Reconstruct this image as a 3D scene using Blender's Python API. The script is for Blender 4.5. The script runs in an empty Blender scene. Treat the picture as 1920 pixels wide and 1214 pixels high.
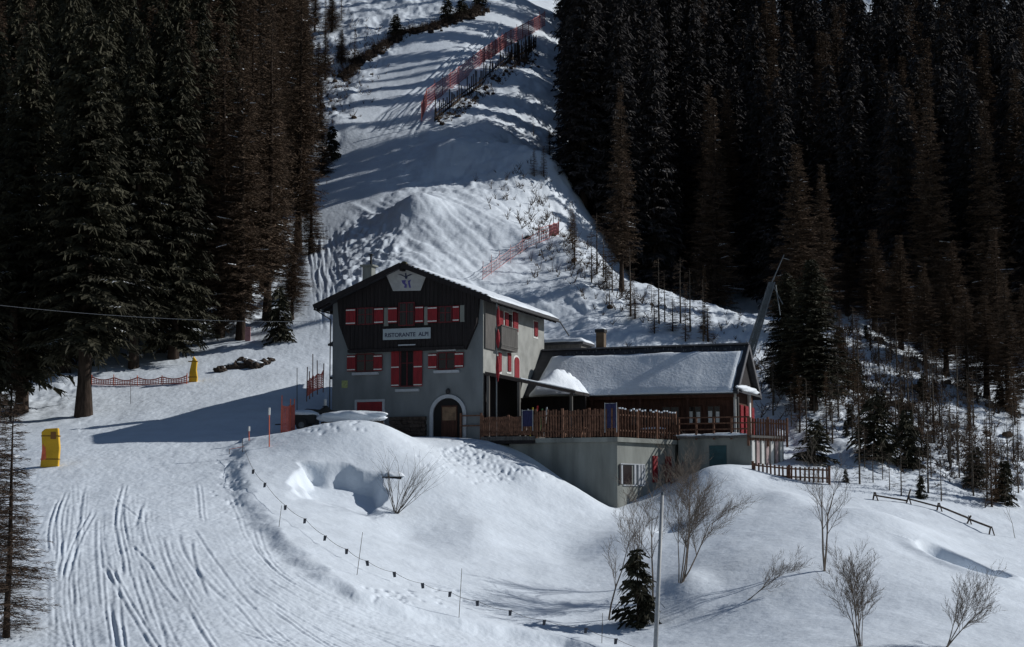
import bpy, math, random
import numpy as np
from mathutils import Vector, Matrix
# ------------------------------------------------------------------ camera, sky, sun
SC = bpy.context.scene
COL = SC.collection
F = 3360.0; PITCH = math.radians(6.0); CP, SP = math.cos(PITCH), math.sin(PITCH)
cam = bpy.data.cameras.new('camera'); camo = bpy.data.objects.new('camera', cam); COL.objects.link(camo)
cam.sensor_width = 36; cam.lens = F / 1920 * 36; cam.clip_start = 1; cam.clip_end = 3000
camo.rotation_euler = (math.pi / 2 + PITCH, 0, 0); camo.location = (0, 0, 0)
SC.camera = camo
SC.render.resolution_x = 1024; SC.render.resolution_y = 647
SUN_EL = math.radians(32); SUN_AZ = math.radians(104)      # azimuth from towards-camera to the right
sdir = Vector((math.sin(SUN_AZ) * math.cos(SUN_EL), -math.cos(SUN_AZ) * math.cos(SUN_EL), math.sin(SUN_EL)))
W = bpy.data.worlds.new("World"); SC.world = W; W.use_nodes = True
nt = W.node_tree; sky = nt.nodes.new('ShaderNodeTexSky'); sky.sky_type = 'NISHITA'; sky.sun_disc = False
sky.sun_elevation = SUN_EL; sky.sun_rotation = math.atan2(sdir.x, sdir.y)
sky.altitude = 1800; sky.air_density = 1.0; sky.dust_density = 0.4
bg = nt.nodes['Background']; bg.inputs['Strength'].default_value = 0.052
nt.links.new(sky.outputs[0], bg.inputs[0])
sun = bpy.data.lights.new('sun', 'SUN'); sun.energy = 3.9; sun.angle = math.radians(0.5); sun.color = (1, 0.985, 0.955)
suno = bpy.data.objects.new('sun', sun); COL.objects.link(suno)
suno.rotation_euler = sdir.to_track_quat('Z', 'Y').to_euler()
SC.view_settings.view_transform = 'Standard'; SC.view_settings.look = 'None'
SC.view_settings.exposure = 0.0; SC.view_settings.gamma = 1.0

# ------------------------------------------------------------------ pixel <-> world helpers
def ray(px, py):
    a = (px - 960) / F; b = (607 - py) / F
    return np.array([a, CP - b * SP, SP + b * CP])
def P(px, py, D):
    d = ray(px, py); return d * (D / d[1])
def proj(p):
    x, y, z = p; f = y * CP + z * SP; u = -y * SP + z * CP
    return 960 + F * x / f, 607 - F * u / f

# ------------------------------------------------------------------ house frame (local x along the gable wall, y into the hill)
TH = math.radians(20)
UX = np.array([math.cos(TH), -math.sin(TH)]); VY = np.array([math.sin(TH), math.cos(TH)])
p_ = P(905, 820, 120.0); R_ = np.array([p_[0], p_[1]]); HW = 11.16; HL_ = 12.6; ZB = 4.98
OH = R_ - UX * HW
def toL(x, y):
    d = np.array([x, y]) - OH; return float(d @ UX), float(d @ VY)
def toW(a, b): 
    q = OH + UX * a + VY * b; return float(q[0]), float(q[1])
def onY(px, py, c=0.0):       # local plane y = c -> (x, z)
    d = ray(px, py); dl = np.array([d[0] * UX[0] + d[1] * UX[1], d[0] * VY[0] + d[1] * VY[1]])
    o = np.array([-(OH @ UX), -(OH @ VY)]); t = (c - o[1]) / dl[1]
    return float(o[0] + dl[0] * t), float(d[2] * t)
def onX(px, py, c):           # local plane x = c -> (y, z)
    d = ray(px, py); dl = np.array([d[0] * UX[0] + d[1] * UX[1], d[0] * VY[0] + d[1] * VY[1]])
    o = np.array([-(OH @ UX), -(OH @ VY)]); t = (c - o[0]) / dl[0]
    return float(o[1] + dl[1] * t), float(d[2] * t)

# ------------------------------------------------------------------ noise
def vnoise(x, y, seed=0):
    xi = np.floor(x).astype(np.int64); yi = np.floor(y).astype(np.int64)
    xf = x - xi; yf = y - yi
    def h(a, b):
        n = (a * 374761393 + b * 668265263 + seed * 1442695041) & 0xffffffff
        n = ((n ^ (n >> 13)) * 1274126177) & 0xffffffff
        n = n ^ (n >> 16)
        return (n & 0xffff) / 32767.5 - 1
    u = xf * xf * (3 - 2 * xf); v = yf * yf * (3 - 2 * yf)
    return (h(xi, yi) * (1 - u) + h(xi + 1, yi) * u) * (1 - v) + (h(xi, yi + 1) * (1 - u) + h(xi + 1, yi + 1) * u) * v
def fbm(x, y, o=4, seed=0):
    s = 0; a = 1.0
    for k in range(o):
        s = s + a * vnoise(x, y, seed + k * 17); x = x * 2.03 + 5.1; y = y * 2.03 + 3.7; a *= .5
    return s
def sst(a, b, x):
    t = np.clip((x - a) / (b - a), 0, 1); return t * t * (3 - 2 * t)

# ------------------------------------------------------------------ terrain height
CTRL = [(100,1214,72),(100,1000,90),(100,860,111),(100,800,124),(100,720,138),(100,640,150),(100,550,165),(100,300,215),(100,0,290),
 (-150,1214,72),(-150,900,108),(-150,700,140),(-150,300,215),(-150,0,290),
 (350,1214,70),(350,1050,84),(350,900,105),(350,850,112),(350,780,125),(350,720,136),(350,640,150),(350,550,165),(350,300,215),(350,0,290),
 (500,800,121),(450,850,111.5),(580,700,138),(590,600,152),(590,520,166),(600,450,180),(600,350,198),(620,280,212),(640,150,240),(640,0,283),
 (600,800,123),(540,780,124),
 (770,500,160),(770,440,172),(765,380,184),(640,440,180),(800,300,201),(860,262,209),(700,230,217),(640,230,216),(760,150,238),(860,60,262),(950,30,275),(980,0,286),
 (1000,620,150),(1000,500,166),(1000,430,180),(960,340,193),(900,230,214),(1000,140,240),(1040,300,200),(900,330,196),
 (1150,620,147),(1120,520,160),(1200,560,156),(1300,620,149),(1100,460,171),
 (1420,700,142),(1500,770,133),
 (1560,600,160),(1560,700,145),(1560,800,130),(1560,900,118),(1560,1000,98),(1560,1100,86),(1560,1214,75),
 (1750,700,152),(1750,850,130),(1720,945,115),(1750,1050,95),(1750,1214,75),
 (1900,780,145),(1900,900,128),(1900,1000,112),(1900,1060,100),(1900,1214,76),(2150,900,138),(2150,1050,108),(2150,1214,80),
 (800,820,120.5),(880,822,119.5),(620,797,113),(730,800,114.5),(560,835,110.5),(690,792,113.5),
 (960,840,118.3),(1000,858,117.6),(1050,888,117),(1100,922,116.5),(1157,955,116.3),(1230,925,119),(1265,905,120),
 (1330,873,117),(1400,885,116.5),(1450,910,115),(1250,975,110),(1350,960,107),
 (1000,905,113.5),(900,880,113.5),(800,880,109),(820,850,114.5),
 (900,960,106),(900,1060,95),(900,1214,80),(1157,1000,108),(1157,1100,94),(1157,1214,84),(1350,1080,92),(1350,1214,80),
 (700,1000,98),(700,900,107),(600,1000,94),(600,1100,82),(600,1214,73),(560,900,105)]
pts = [P(*c) for c in CTRL]
def wp(px, D, z): q = P(px, 600, D); return np.array([q[0], D, z])
pts += [wp(800,142,12.5), wp(700,142,12.0), wp(900,146,13.5), wp(680,118.5,5.0), wp(760,130,7), wp(1200,132,5.5), wp(1350,134,6),
        wp(1110,205,33.5), wp(1150,182,20), wp(1250,175,14), wp(1350,175,14), wp(1420,172,15), wp(1250,200,22), wp(1350,200,22), wp(1130,250,56), wp(1120,290,75), wp(1250,230,40), wp(1250,290,63), wp(-200,350,106), wp(2200,350,104),wp(600,350,106),wp(1250,350,106),
        wp(1560,192,21), wp(1560,230,38), wp(1560,290,62), wp(1900,170,15), wp(1900,230,38), wp(1900,290,62), wp(2200,170,16), wp(2200,230,38), wp(2200,290,62),
        wp(960,350,108), wp(100,350,108), wp(1800,350,104),
        wp(960,40,-11), wp(-300,40,-10), wp(2200,40,-11), wp(960,10,-15), wp(-900,15,-14), wp(2800,15,-14)]
pts = np.array(pts)
SCL = 50.0
def _tps(pts, lam=0.0006):
    X = pts[:, :2] / SCL; n = len(X)
    d2 = ((X[:, None] - X[None]) ** 2).sum(-1)
    K = 0.5 * d2 * np.log(d2 + 1e-12) + lam * np.eye(n)
    A = np.zeros((n + 3, n + 3)); A[:n, :n] = K; A[:n, n] = 1; A[:n, n + 1:] = X; A[n, :n] = 1; A[n + 1:, :n] = X.T
    return X, np.linalg.solve(A, np.concatenate([pts[:, 2], [0, 0, 0]]))
TX, TWt = _tps(pts)
def tps(x, y):
    x = np.asarray(x, float).ravel() / SCL; y = np.asarray(y, float).ravel() / SCL
    out = np.empty(len(x)); n = len(TX)
    for s in range(0, len(x), 40000):
        a = x[s:s + 40000]; b = y[s:s + 40000]
        d2 = (a[:, None] - TX[None, :, 0]) ** 2 + (b[:, None] - TX[None, :, 1]) ** 2
        out[s:s + 40000] = (0.5 * d2 * np.log(d2 + 1e-12)) @ TWt[:n] + TWt[n] + TWt[n + 1] * a + TWt[n + 2] * b
    return out
def hit0(px, py, fn, dmin=60.0, dmax=330.0):
    d = ray(px, py); D = np.linspace(dmin, dmax, 300)
    x = d[0] / d[1] * D; z = d[2] / d[1] * D
    g = fn(x, D) - z; k = np.argmax(g >= 0)
    if g[k] < 0: k = len(D) - 1
    if k > 0:
        D = np.linspace(D[k - 1], D[k], 8); g = fn(d[0] / d[1] * D, D) - d[2] / d[1] * D; k = max(1, int(np.argmax(g >= 0)))
    if k > 0:
        t = g[k - 1] / (g[k - 1] - g[k] + 1e-9); Dk = D[k - 1] + (D[k] - D[k - 1]) * t
    else: Dk = D[0]
    return np.array([d[0] / d[1] * Dk, Dk, d[2] / d[1] * Dk])
def h0(px, py): return hit0(px, py, tps)
BANK = np.array([h0(*p)[:2] for p in [(452,835),(438,870),(440,915),(468,965),(530,1035),(600,1085),(660,1125),(760,1155),(900,1185),(1060,1214),(1150,1240)]])
def bank_sd(x, y):
    best = np.full(len(x), 1e9); sgn = np.ones(len(x))
    for i in range(len(BANK) - 1):
        a, b = BANK[i], BANK[i + 1]; d = b - a; L2 = d @ d
        t = np.clip(((x - a[0]) * d[0] + (y - a[1]) * d[1]) / L2, 0, 1)
        qx = x - a[0] - t * d[0]; qy = y - a[1] - t * d[1]; r = np.hypot(qx, qy)
        c = d[0] * (y - a[1]) - d[1] * (x - a[0])
        m = r < best; best = np.where(m, r, best); sgn = np.where(m, np.sign(c), sgn)
    return best * sgn
PIT = [h0(*p)[:2] for p in [(572, 872), (728, 872), (640, 948)]]
HOL = h0(1800, 1054); 
def H(x, y):
    x = np.asarray(x, float); sh = x.shape; x = x.ravel(); y = np.asarray(y, float).ravel() + 0 * x
    z = tps(x, y)
    # snow bank along the outer edge of the piste
    near = (y < 125)
    sd = bank_sd(x, y) + 0.35 * vnoise(x * .9, y * .9, 5) * near
    top = sst(-.7, .8, sd) * np.exp(-np.clip(sd, 0, None) / 5.5) * 0.42
    ymask = 1 - sst(112, 117, y)
    z = z + top * ymask
    # dug out hollow on the mound
    x0, x1 = PIT[0][0], PIT[1][0]; yb, yf = PIT[0][1], PIT[2][1]
    nx = x + .35 * vnoise(x * 1.1, y * 1.1, 9); ny = y + .35 * vnoise(x * .9, y * .9, 11)
    mk = sst(x0 - .5, x0 + .5, nx) * (1 - sst(x1 - .5, x1 + .1, nx)) * (1 - sst(yb - .3, yb + .15, ny)) * sst(yf - 2.0, yb - 1.0, ny)
    z = z - 1.25 * mk
    # hollow at lower right
    ex = (x - HOL[0]) / 1.9 + .1 * vnoise(x, y, 3); ey = (y - HOL[1] + 0.9 * (x - HOL[0])) / 3.6
    r = np.sqrt(ex ** 2 + ey ** 2); z = z - 2.1 * (1 - sst(.62, 1.05, r)) * np.exp(-np.clip(ey, 0, 9) * .5) + .15 * np.exp(-((r - 1.2) / .25) ** 2) * (ey < .3)
    # gentle dishes and ribs in the untouched snow
    for (cx, cy, rx, ry, a) in DISH: z = z + a * np.exp(-((x - cx) / rx) ** 2 - ((y - cy) / ry) ** 2)
    # rough ground
    px = 960 + F * x / np.maximum(y, 5)
    piste = np.maximum(sst(-1.2, 0, -sd) * (y < 118) , (y > 112) * (y < 150) * (px < 610) * 1.0 * (px > 150))
    edgeL = np.interp(y, [118, 140, 170, 200, 215, 240, 262, 290], [150, 500, 560, 590, 640, 690, 800, 890])
    edgeR = np.interp(y, [118, 140, 165, 185, 200, 215, 240, 262, 290], [600, 615, 660, 650, 900, 800, 850, 930, 1030])
    up = (y > 135) * sst(edgeL - 20, edgeL + 10, px) * (1 - sst(edgeR - 10, edgeR + 20, px))
    piste = np.maximum(piste, up)
    rough = (1 - piste) * sst(118, 150, y)
    rough = np.maximum(rough, (1 - piste) * .07)
    cone_ = sst(140, 150, y) * (1 - sst(186, 195, y)) * sst(560, 620, px) * (1 - sst(1050, 1120, px))
    right = sst(1380, 1500, px) * sst(118, 124, y); rough = np.maximum(rough, right * .9)
    z = z + rough * (1 - .6 * cone_) * (0.36 * fbm(x * .35, y * .3, 3, 21) + .15 * fbm(x * 1.3, y * 1.3, 3, 33))
    z = z + 0.035 * fbm(x * .5, y * .35, 3, 41) + piste * (.012 * fbm(x * 2.6, y * 1.9, 3, 43) + .010 * vnoise(x * 7, y * 3.5, 47))
    # wind ribs behind the lodge
    cone = sst(145, 155, y) * (1 - sst(186, 192, y)) * sst(620, 680, px) * (1 - sst(1080, 1150, px))
    ca_, cb_ = CONE; dd = cb_ - ca_; dd = dd / np.hypot(*dd); su = x * dd[0] + y * dd[1]; sv = -x * dd[1] + y * dd[0]
    z = z + cone * (.10 * vnoise(sv * 1.1, su * .09, 51) + .06 * vnoise(sv * 2.6, su * .2, 52))
    ll_ = sst(620, 650, px) * (1 - sst(730, 770, px)) * sst(152, 160, y) * (1 - sst(180, 186, y)); z = z + ll_ * (.30 * np.abs(fbm(x * .8, y * .6, 3, 61)) + .1 * fbm(x * 2.2, y * 2, 2, 62))
    rs_ = sst(700, 780, px) * (1 - sst(960, 1040, px)) * sst(184, 190, y) * (1 - sst(212, 222, y)); z = z + rs_ * .14 * fbm(x * .7, y * .6, 4, 71)
    z = z + (.022 * fbm(x * 4.1, y * 4.1, 2, 81)) * (1 - piste) * sst(125, 140, y)
    # building footprints stay clear
    dx = x - OH[0]; dy = y - OH[1]; a = dx * UX[0] + dy * UX[1]; b = dx * VY[0] + dy * VY[1]
    def box(a0, a1, b0, b1, lv, w=.8):
        nonlocal z
        d = np.maximum(np.maximum(a0 - a, a - a1), np.maximum(b0 - b, b - b1))
        k = 1 - sst(0, w, d); z = z * (1 - k) + np.minimum(z, lv) * k
    box(0.1, HW - .1, 0.1, HL_ - .1, ZB - .3); box(HW, 27.0, 6.5, 15.6, ZB - .4, .7); box(HW - .2, 18.5, 0.6, 8, ZB - .4, .5)
    box(1, HW, -2.2, 0.1, ZB + .02, .4)
    return z.reshape(sh)
CONE = (h0(780, 392)[:2], h0(1000, 560)[:2])
_d = lambda px, py, rx, ry, a: (h0(px, py)[0], h0(px, py)[1], rx, ry, a)
DISH = [_d(1060, 1030, 1.8, 3.0, -.45), _d(1255, 990, .7, 1.3, -.6), _d(900, 1010, 1.5, 5, .3), _d(1180, 1010, 1.6, 5, .35), _d(1480, 940, 1.5, 3, .35),
        _d(1640, 985, 3.5, 3.5, .8), _d(1400, 1060, 3, 4, .3), _d(770, 1000, 1.5, 4, -.25), _d(1000, 900, 2.0, 2.0, .5), _d(1100, 945, 1.6, 1.8, .45),
        _d(785, 402, 2.8, 3.6, 2.1), _d(850, 285, 3.0, 4.0, 1.4), _d(1010, 862, 2.5, 1.2, -.5), _d(1100, 915, 2.0, 1.0, -.5), _d(1560, 1130, 3, 3, -.3), _d(1290, 1110, 1.2, 3, .5)]
def hit(px, py, dmin=60.0): return hit0(px, py, H, dmin)
def gz(x, y): return float(H(np.array([x]), np.array([y]))[0])

# ------------------------------------------------------------------ materials
MATS = {}
def mat(name, col, rough=.8, var=.0, scale=3.0, bump=0.0, bscale=20.0, spec=.3, stretch=(1, 1, 1), metal=0, col2=None, coord='Object'):
    if name in MATS: return MATS[name]
    m = bpy.data.materials.new(name); m.use_nodes = True; n = m.node_tree; b = n.nodes['Principled BSDF']
    b.inputs['Base Color'].default_value = (*col, 1); b.inputs['Roughness'].default_value = rough
    b.inputs['Specular IOR Level'].default_value = spec; b.inputs['Metallic'].default_value = metal
    tc = n.nodes.new('ShaderNodeTexCoord'); mp = n.nodes.new('ShaderNodeMapping'); mp.inputs['Scale'].default_value = stretch
    n.links.new(tc.outputs[coord], mp.inputs[0])
    if var or col2:
        t = n.nodes.new('ShaderNodeTexNoise'); t.inputs['Scale'].default_value = scale; t.inputs['Detail'].default_value = 5
        n.links.new(mp.outputs[0], t.inputs['Vector'])
        r = n.nodes.new('ShaderNodeValToRGB'); c2 = col2 or tuple(min(1, c * (1 + var)) for c in col); c1 = col if col2 else tuple(c * (1 - var) for c in col)
        r.color_ramp.elements[0].color = (*c1, 1); r.color_ramp.elements[1].color = (*c2, 1)
        r.color_ramp.elements[0].position = .35; r.color_ramp.elements[1].position = .65
        n.links.new(t.outputs[0], r.inputs[0]); n.links.new(r.outputs[0], b.inputs['Base Color'])
    if bump:
        t2 = n.nodes.new('ShaderNodeTexNoise'); t2.inputs['Scale'].default_value = bscale; t2.inputs['Detail'].default_value = 6
        n.links.new(mp.outputs[0], t2.inputs['Vector']); bp = n.nodes.new('ShaderNodeBump'); bp.inputs['Strength'].default_value = 1; bp.inputs['Distance'].default_value = bump
        n.links.new(t2.outputs[0], bp.inputs['Height']); n.links.new(bp.outputs[0], b.inputs['Normal'])
    MATS[name] = m; return m
M_SNOW = mat('snow', (.66, .72, .79), .65, .05, .6, .04, 3.0, .25)
M_SNOWC = mat('clean_snow', (.72, .77, .83), .6, .04, 1.5, .03, 5, .3)
M_TSNOW = mat('branch_snow', (.80, .83, .88), .6)
M_NEEDLE = mat('spruce_needles', (.040, .038, .024), .8, .5, .15, spec=.15)
M_NEEDB = mat('hazed_spruce_needles', (.048, .044, .044), .8, .45, .12, spec=.1)  # needle tone raised evenly in place of veiling haze
M_TWIG = mat('larch_twigs', (.095, .066, .046), .9, .35, .4, spec=.1)
M_TWIGD = mat('bare_twigs', (.075, .055, .042), .9, .3, 2, spec=.1)
M_BARK = mat('bark', (.045, .033, .026), .95, .4, 6, .02, 12, .1, (1, 1, .25))
M_BARKG = mat('grey_bark', (.10, .085, .07), .95, .35, 6, .01, 14, .1, (1, 1, .3))
M_STEM = mat('pale_brown_twigs', (.17, .14, .115), .9, .3, 3, spec=.1)
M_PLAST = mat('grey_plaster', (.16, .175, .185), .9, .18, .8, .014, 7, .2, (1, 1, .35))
M_PLASTW = mat('sunlit_plaster', (.28, .285, .27), .9, .16, 1.2, .01, 9, .2)
M_CONC = mat('concrete', (.20, .21, .195), .9, .24, 1.1, .015, 8, .2, (1, 1, .22))
M_WHITE = mat('white_paint', (.60, .60, .58), .7, .06, 4)
M_STONEW = mat('pale_sill_stone', (.38, .40, .43), .8, .08, 6)
M_RED = mat('red_shutter_paint', (.20, .010, .016), .55, .2, 5, .006, 30, .3, (1, 1, .2))
M_REDW = mat('red_window_wood', (.10, .010, .014), .6, .3, 4)
M_DWOOD = mat('dark_cladding', (.015, .012, .013), .75, .35, 2.5, .012, 9, .25, (5, 5, .25))
M_BWOOD = mat('brown_wood', (.055, .024, .016), .75, .35, 3, .01, 10, .2, (3, 3, .5))
M_FWOOD = mat('fence_wood', (.12, .060, .038), .75, .35, 4, .006, 12, .2)
M_GWOOD = mat('weathered_boards', (.10, .095, .09), .85, .3, 3, .01, 10, .2, (5, 5, .3))
M_ROOF = mat('dark_roof_metal', (.035, .036, .042), .6, .3, 3, .006, 14, .4)
M_GLASS = mat('window_glass', (.016, .009, .009), .25, spec=.35)
M_DARK = mat('opening_shade', (.010, .010, .011), .9)  # near-black for openings, their inner shade painted flat
M_TEAL = mat('teal_door_paint', (.022, .065, .075), .6, .15, 3)
M_NET = mat('orange_net', (.46, .13, .11), .8, .15, 3)
M_NETP = mat('faded_pink_net', (.52, .27, .27), .8, .15, 3)
M_ORANGE = mat('orange_plastic', (.62, .13, .06), .6, .2, 3)
M_YEL = mat('yellow_foam', (.62, .36, .02), .6, .12, 1.5, .02, 5, .3)
M_BLUE = mat('blue_cloth', (.02, .022, .07), .8, .2, 4)
M_METAL = mat('galvanised_metal', (.11, .125, .14), .45, .15, 4, metal=.5)
M_POLE = mat('pale_pole_metal', (.30, .31, .32), .5, .1, 5)
M_BLACK = mat('black_plastic', (.02, .02, .022), .6)
M_STONE = mat('brown_stone', (.06, .046, .038), .95, .4, 3, .05, 5, .15)
M_INK = mat('sign_ink', (.03, .035, .07), .7)
M_SIGN = mat('sign_board_paint', (.32, .37, .40), .6, .05, 4)
M_INKB = mat('blue_emblem_paint', (.08, .07, .24), .7)
M_GREENB = mat('faded_green_notice', (.30, .33, .14), .7, .2, 6)

# ------------------------------------------------------------------ object helpers
def tag(o, label=None, cat=None, group=None, kind=None):
    if label: o['label'] = label
    if cat: o['category'] = cat
    if group: o['group'] = group
    if kind: o['kind'] = kind
    return o
def empty(name, loc, label, cat, group=None, rz=0):
    o = bpy.data.objects.new(name, None); COL.objects.link(o); o.location = loc; o.rotation_euler = (0, 0, rz); o.empty_display_size = .3
    return tag(o, label, cat, group)
class MB:
    def __init__(s): s.v = []; s.f = []; s.m = []
    def add(s, vs, fs, mi=0):
        o = len(s.v); s.v += [tuple(map(float, v)) for v in vs]; s.f += [tuple(o + i for i in f) for f in fs]; s.m += [mi] * len(fs)
    def box(s, a, b, mi=0):
        x0, y0, z0 = a; x1, y1, z1 = b
        if x0 > x1: x0, x1 = x1, x0
        if y0 > y1: y0, y1 = y1, y0
        if z0 > z1: z0, z1 = z1, z0
        s.add([(x0,y0,z0),(x1,y0,z0),(x1,y1,z0),(x0,y1,z0),(x0,y0,z1),(x1,y0,z1),(x1,y1,z1),(x0,y1,z1)],
              [(0,3,2,1),(4,5,6,7),(0,1,5,4),(1,2,6,5),(2,3,7,6),(3,0,4,7)], mi)
    def prism(s, poly, axis, c0, c1, mi=0):   # poly 2D, extruded along axis ('x','y','z') from c0 to c1
        def mk(p, c):
            return {'x': (c, p[0], p[1]), 'y': (p[0], c, p[1]), 'z': (p[0], p[1], c)}[axis]
        n = len(poly); vs = [mk(p, c0) for p in poly] + [mk(p, c1) for p in poly]
        s.add(vs, [tuple(range(n)), tuple(range(2 * n - 1, n - 1, -1))] + [(i, (i + 1) % n + 0, (i + 1) % n + n, i + n)[::-1] for i in range(n)], mi)
    def tube(s, a, b, r0, r1=None, n=6, mi=0, cap=True):
        r1 = r0 if r1 is None else r1; a = Vector(a); b = Vector(b); d = (b - a)
        if d.length < 1e-6: return
        d.normalize(); q = d.orthogonal().normalized(); w = d.cross(q)
        vs = []
        for (c, r) in ((a, r0), (b, r1)):
            for k in range(n):
                t = 2 * math.pi * k / n; vs.append(c + (q * math.cos(t) + w * math.sin(t)) * r)
        fs = [(k, (k + 1) % n, n + (k + 1) % n, n + k) for k in range(n)]
        if cap: fs += [tuple(range(n - 1, -1, -1)), tuple(range(n, 2 * n))]
        s.add(vs, fs, mi)
    def bar(s, a, b, w, h, mi=0):             # rectangular bar; w horizontal, h other
        a = Vector(a); b = Vector(b); d = (b - a).normalized()
        up = Vector((0, 0, 1)) if abs(d.z) < .95 else Vector((0, 1, 0))
        sx = d.cross(up).normalized() * (w / 2); sy = sx.cross(d).normalized() * (h / 2)
        vs = [p + i * sx + j * sy for p in (a, b) for (i, j) in ((-1,-1),(1,-1),(1,1),(-1,1))]
        s.add(vs, [(0,1,2,3),(7,6,5,4),(0,4,5,1),(1,5,6,2),(2,6,7,3),(3,7,4,0)], mi)
    def build(s, name, mats, parent=None, off=(0, 0, 0), smooth=False, fixn=True):
        me = bpy.data.meshes.new(name)
        vs = [(v[0] - off[0], v[1] - off[1], v[2] - off[2]) for v in s.v]
        me.from_pydata(vs, [], s.f)
        for m in (mats if isinstance(mats, (list, tuple)) else [mats]): me.materials.append(m)
        me.polygons.foreach_set('material_index', s.m)
        if smooth: me.polygons.foreach_set('use_smooth', [True] * len(s.f))
        me.update()
        if fixn and len(s.f) < 3000:
            import bmesh
            bm = bmesh.new(); bm.from_mesh(me); bmesh.ops.recalc_face_normals(bm, faces=bm.faces); bm.to_mesh(me); bm.free()
        o = bpy.data.objects.new(name, me); COL.objects.link(o)
        if parent: o.parent = parent
        return o
def bevel(o, w=.02, seg=1):
    m = o.modifiers.new('bevel', 'BEVEL'); m.width = w; m.segments = seg; m.limit_method = 'ANGLE'; return o
def copy_tree(o, parent=None):
    c = o.copy(); COL.objects.link(c); c.parent = parent
    for ch in [q for q in ALLCH.get(o.name, [])]: copy_tree(ch, c)
    return c
ALLCH = {}
def reg(root):
    def rec(o):
        ALLCH[o.name] = list(o.children)
        for c in o.children: rec(c)
    bpy.context.view_layer.update(); rec(root)
def snow_sheet(x0, x1, y0, y1, zf, thick, nx=60, ny=20, seed=0, edge=.25, wob=.12, lum=.35):
    """lumpy snow lying on a surface zf(x,y) (local coords); closed mesh"""
    m = MB(); rng = np.random.RandomState(seed)
    xs = np.linspace(x0, x1, nx); ys = np.linspace(y0, y1, ny); top = []; bot = []
    for j, y in enumerate(ys):
        for i, x in enumerate(xs):
            jx = x; jy = y
            if i in (0, nx - 1): jx += wob * float(vnoise(np.array([y * 1.7]), np.array([seed + i * 3.1]), seed)[0])
            if j in (0, ny - 1): jy += wob * float(vnoise(np.array([x * 1.7]), np.array([seed + j * 2.3]), seed + 4)[0])
            d = min(x - x0, x1 - x, y - y0, y1 - y)
            t = thick * (0.25 + .75 * min(1, d / edge)) * (1 + lum * float(fbm(np.array([x * .9]), np.array([y * .9]), 3, seed)[0]))
            z = zf(jx, jy); top.append((jx, jy, z + max(.02, t))); bot.append((jx, jy, z + .004))
    n = nx * ny; m.v = top + bot
    for j in range(ny - 1):
        for i in range(nx - 1):
            a = j * nx + i; m.f.append((a, a + 1, a + nx + 1, a + nx)); m.f.append((n + a + nx, n + a + nx + 1, n + a + 1, n + a))
    for i in range(nx - 1):
        m.f.append((i, n + i, n + i + 1, i + 1)); a = (ny - 1) * nx + i; m.f.append((a, a + 1, n + a + 1, n + a))
    for j in range(ny - 1):
        a = j * nx; m.f.append((a, a + nx, n + a + nx, n + a)); a = j * nx + nx - 1; m.f.append((a, n + a, n + a + nx, a + nx))
    m.m = [0] * len(m.f); return m
def blob(m, c, r, seed=0, n=18, amp=.18, mi=0, floor=None, freq=1.3):
    k = 2 * n; th, ph = np.meshgrid(np.pi * np.arange(n + 1) / n, 2 * np.pi * np.arange(k) / k, indexing='ij')
    dx = np.sin(th) * np.cos(ph); dy = np.sin(th) * np.sin(ph); dz = np.cos(th)
    s = 1 + amp * fbm(dx * freq * 2 + seed + dz, dy * freq * 2 - dz * 1.7 + seed * 2, 3, seed)
    z = c[2] + dz * r[2] * s
    if floor is not None: z = np.maximum(z, floor)
    vs = np.stack([c[0] + dx * r[0] * s, c[1] + dy * r[1] * s, z], -1).reshape(-1, 3).tolist()
    fs = [(i * k + j, (i + 1) * k + j, (i + 1) * k + (j + 1) % k, i * k + (j + 1) % k) for i in range(n) for j in range(k)]
    m.add(vs, fs, mi)

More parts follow.
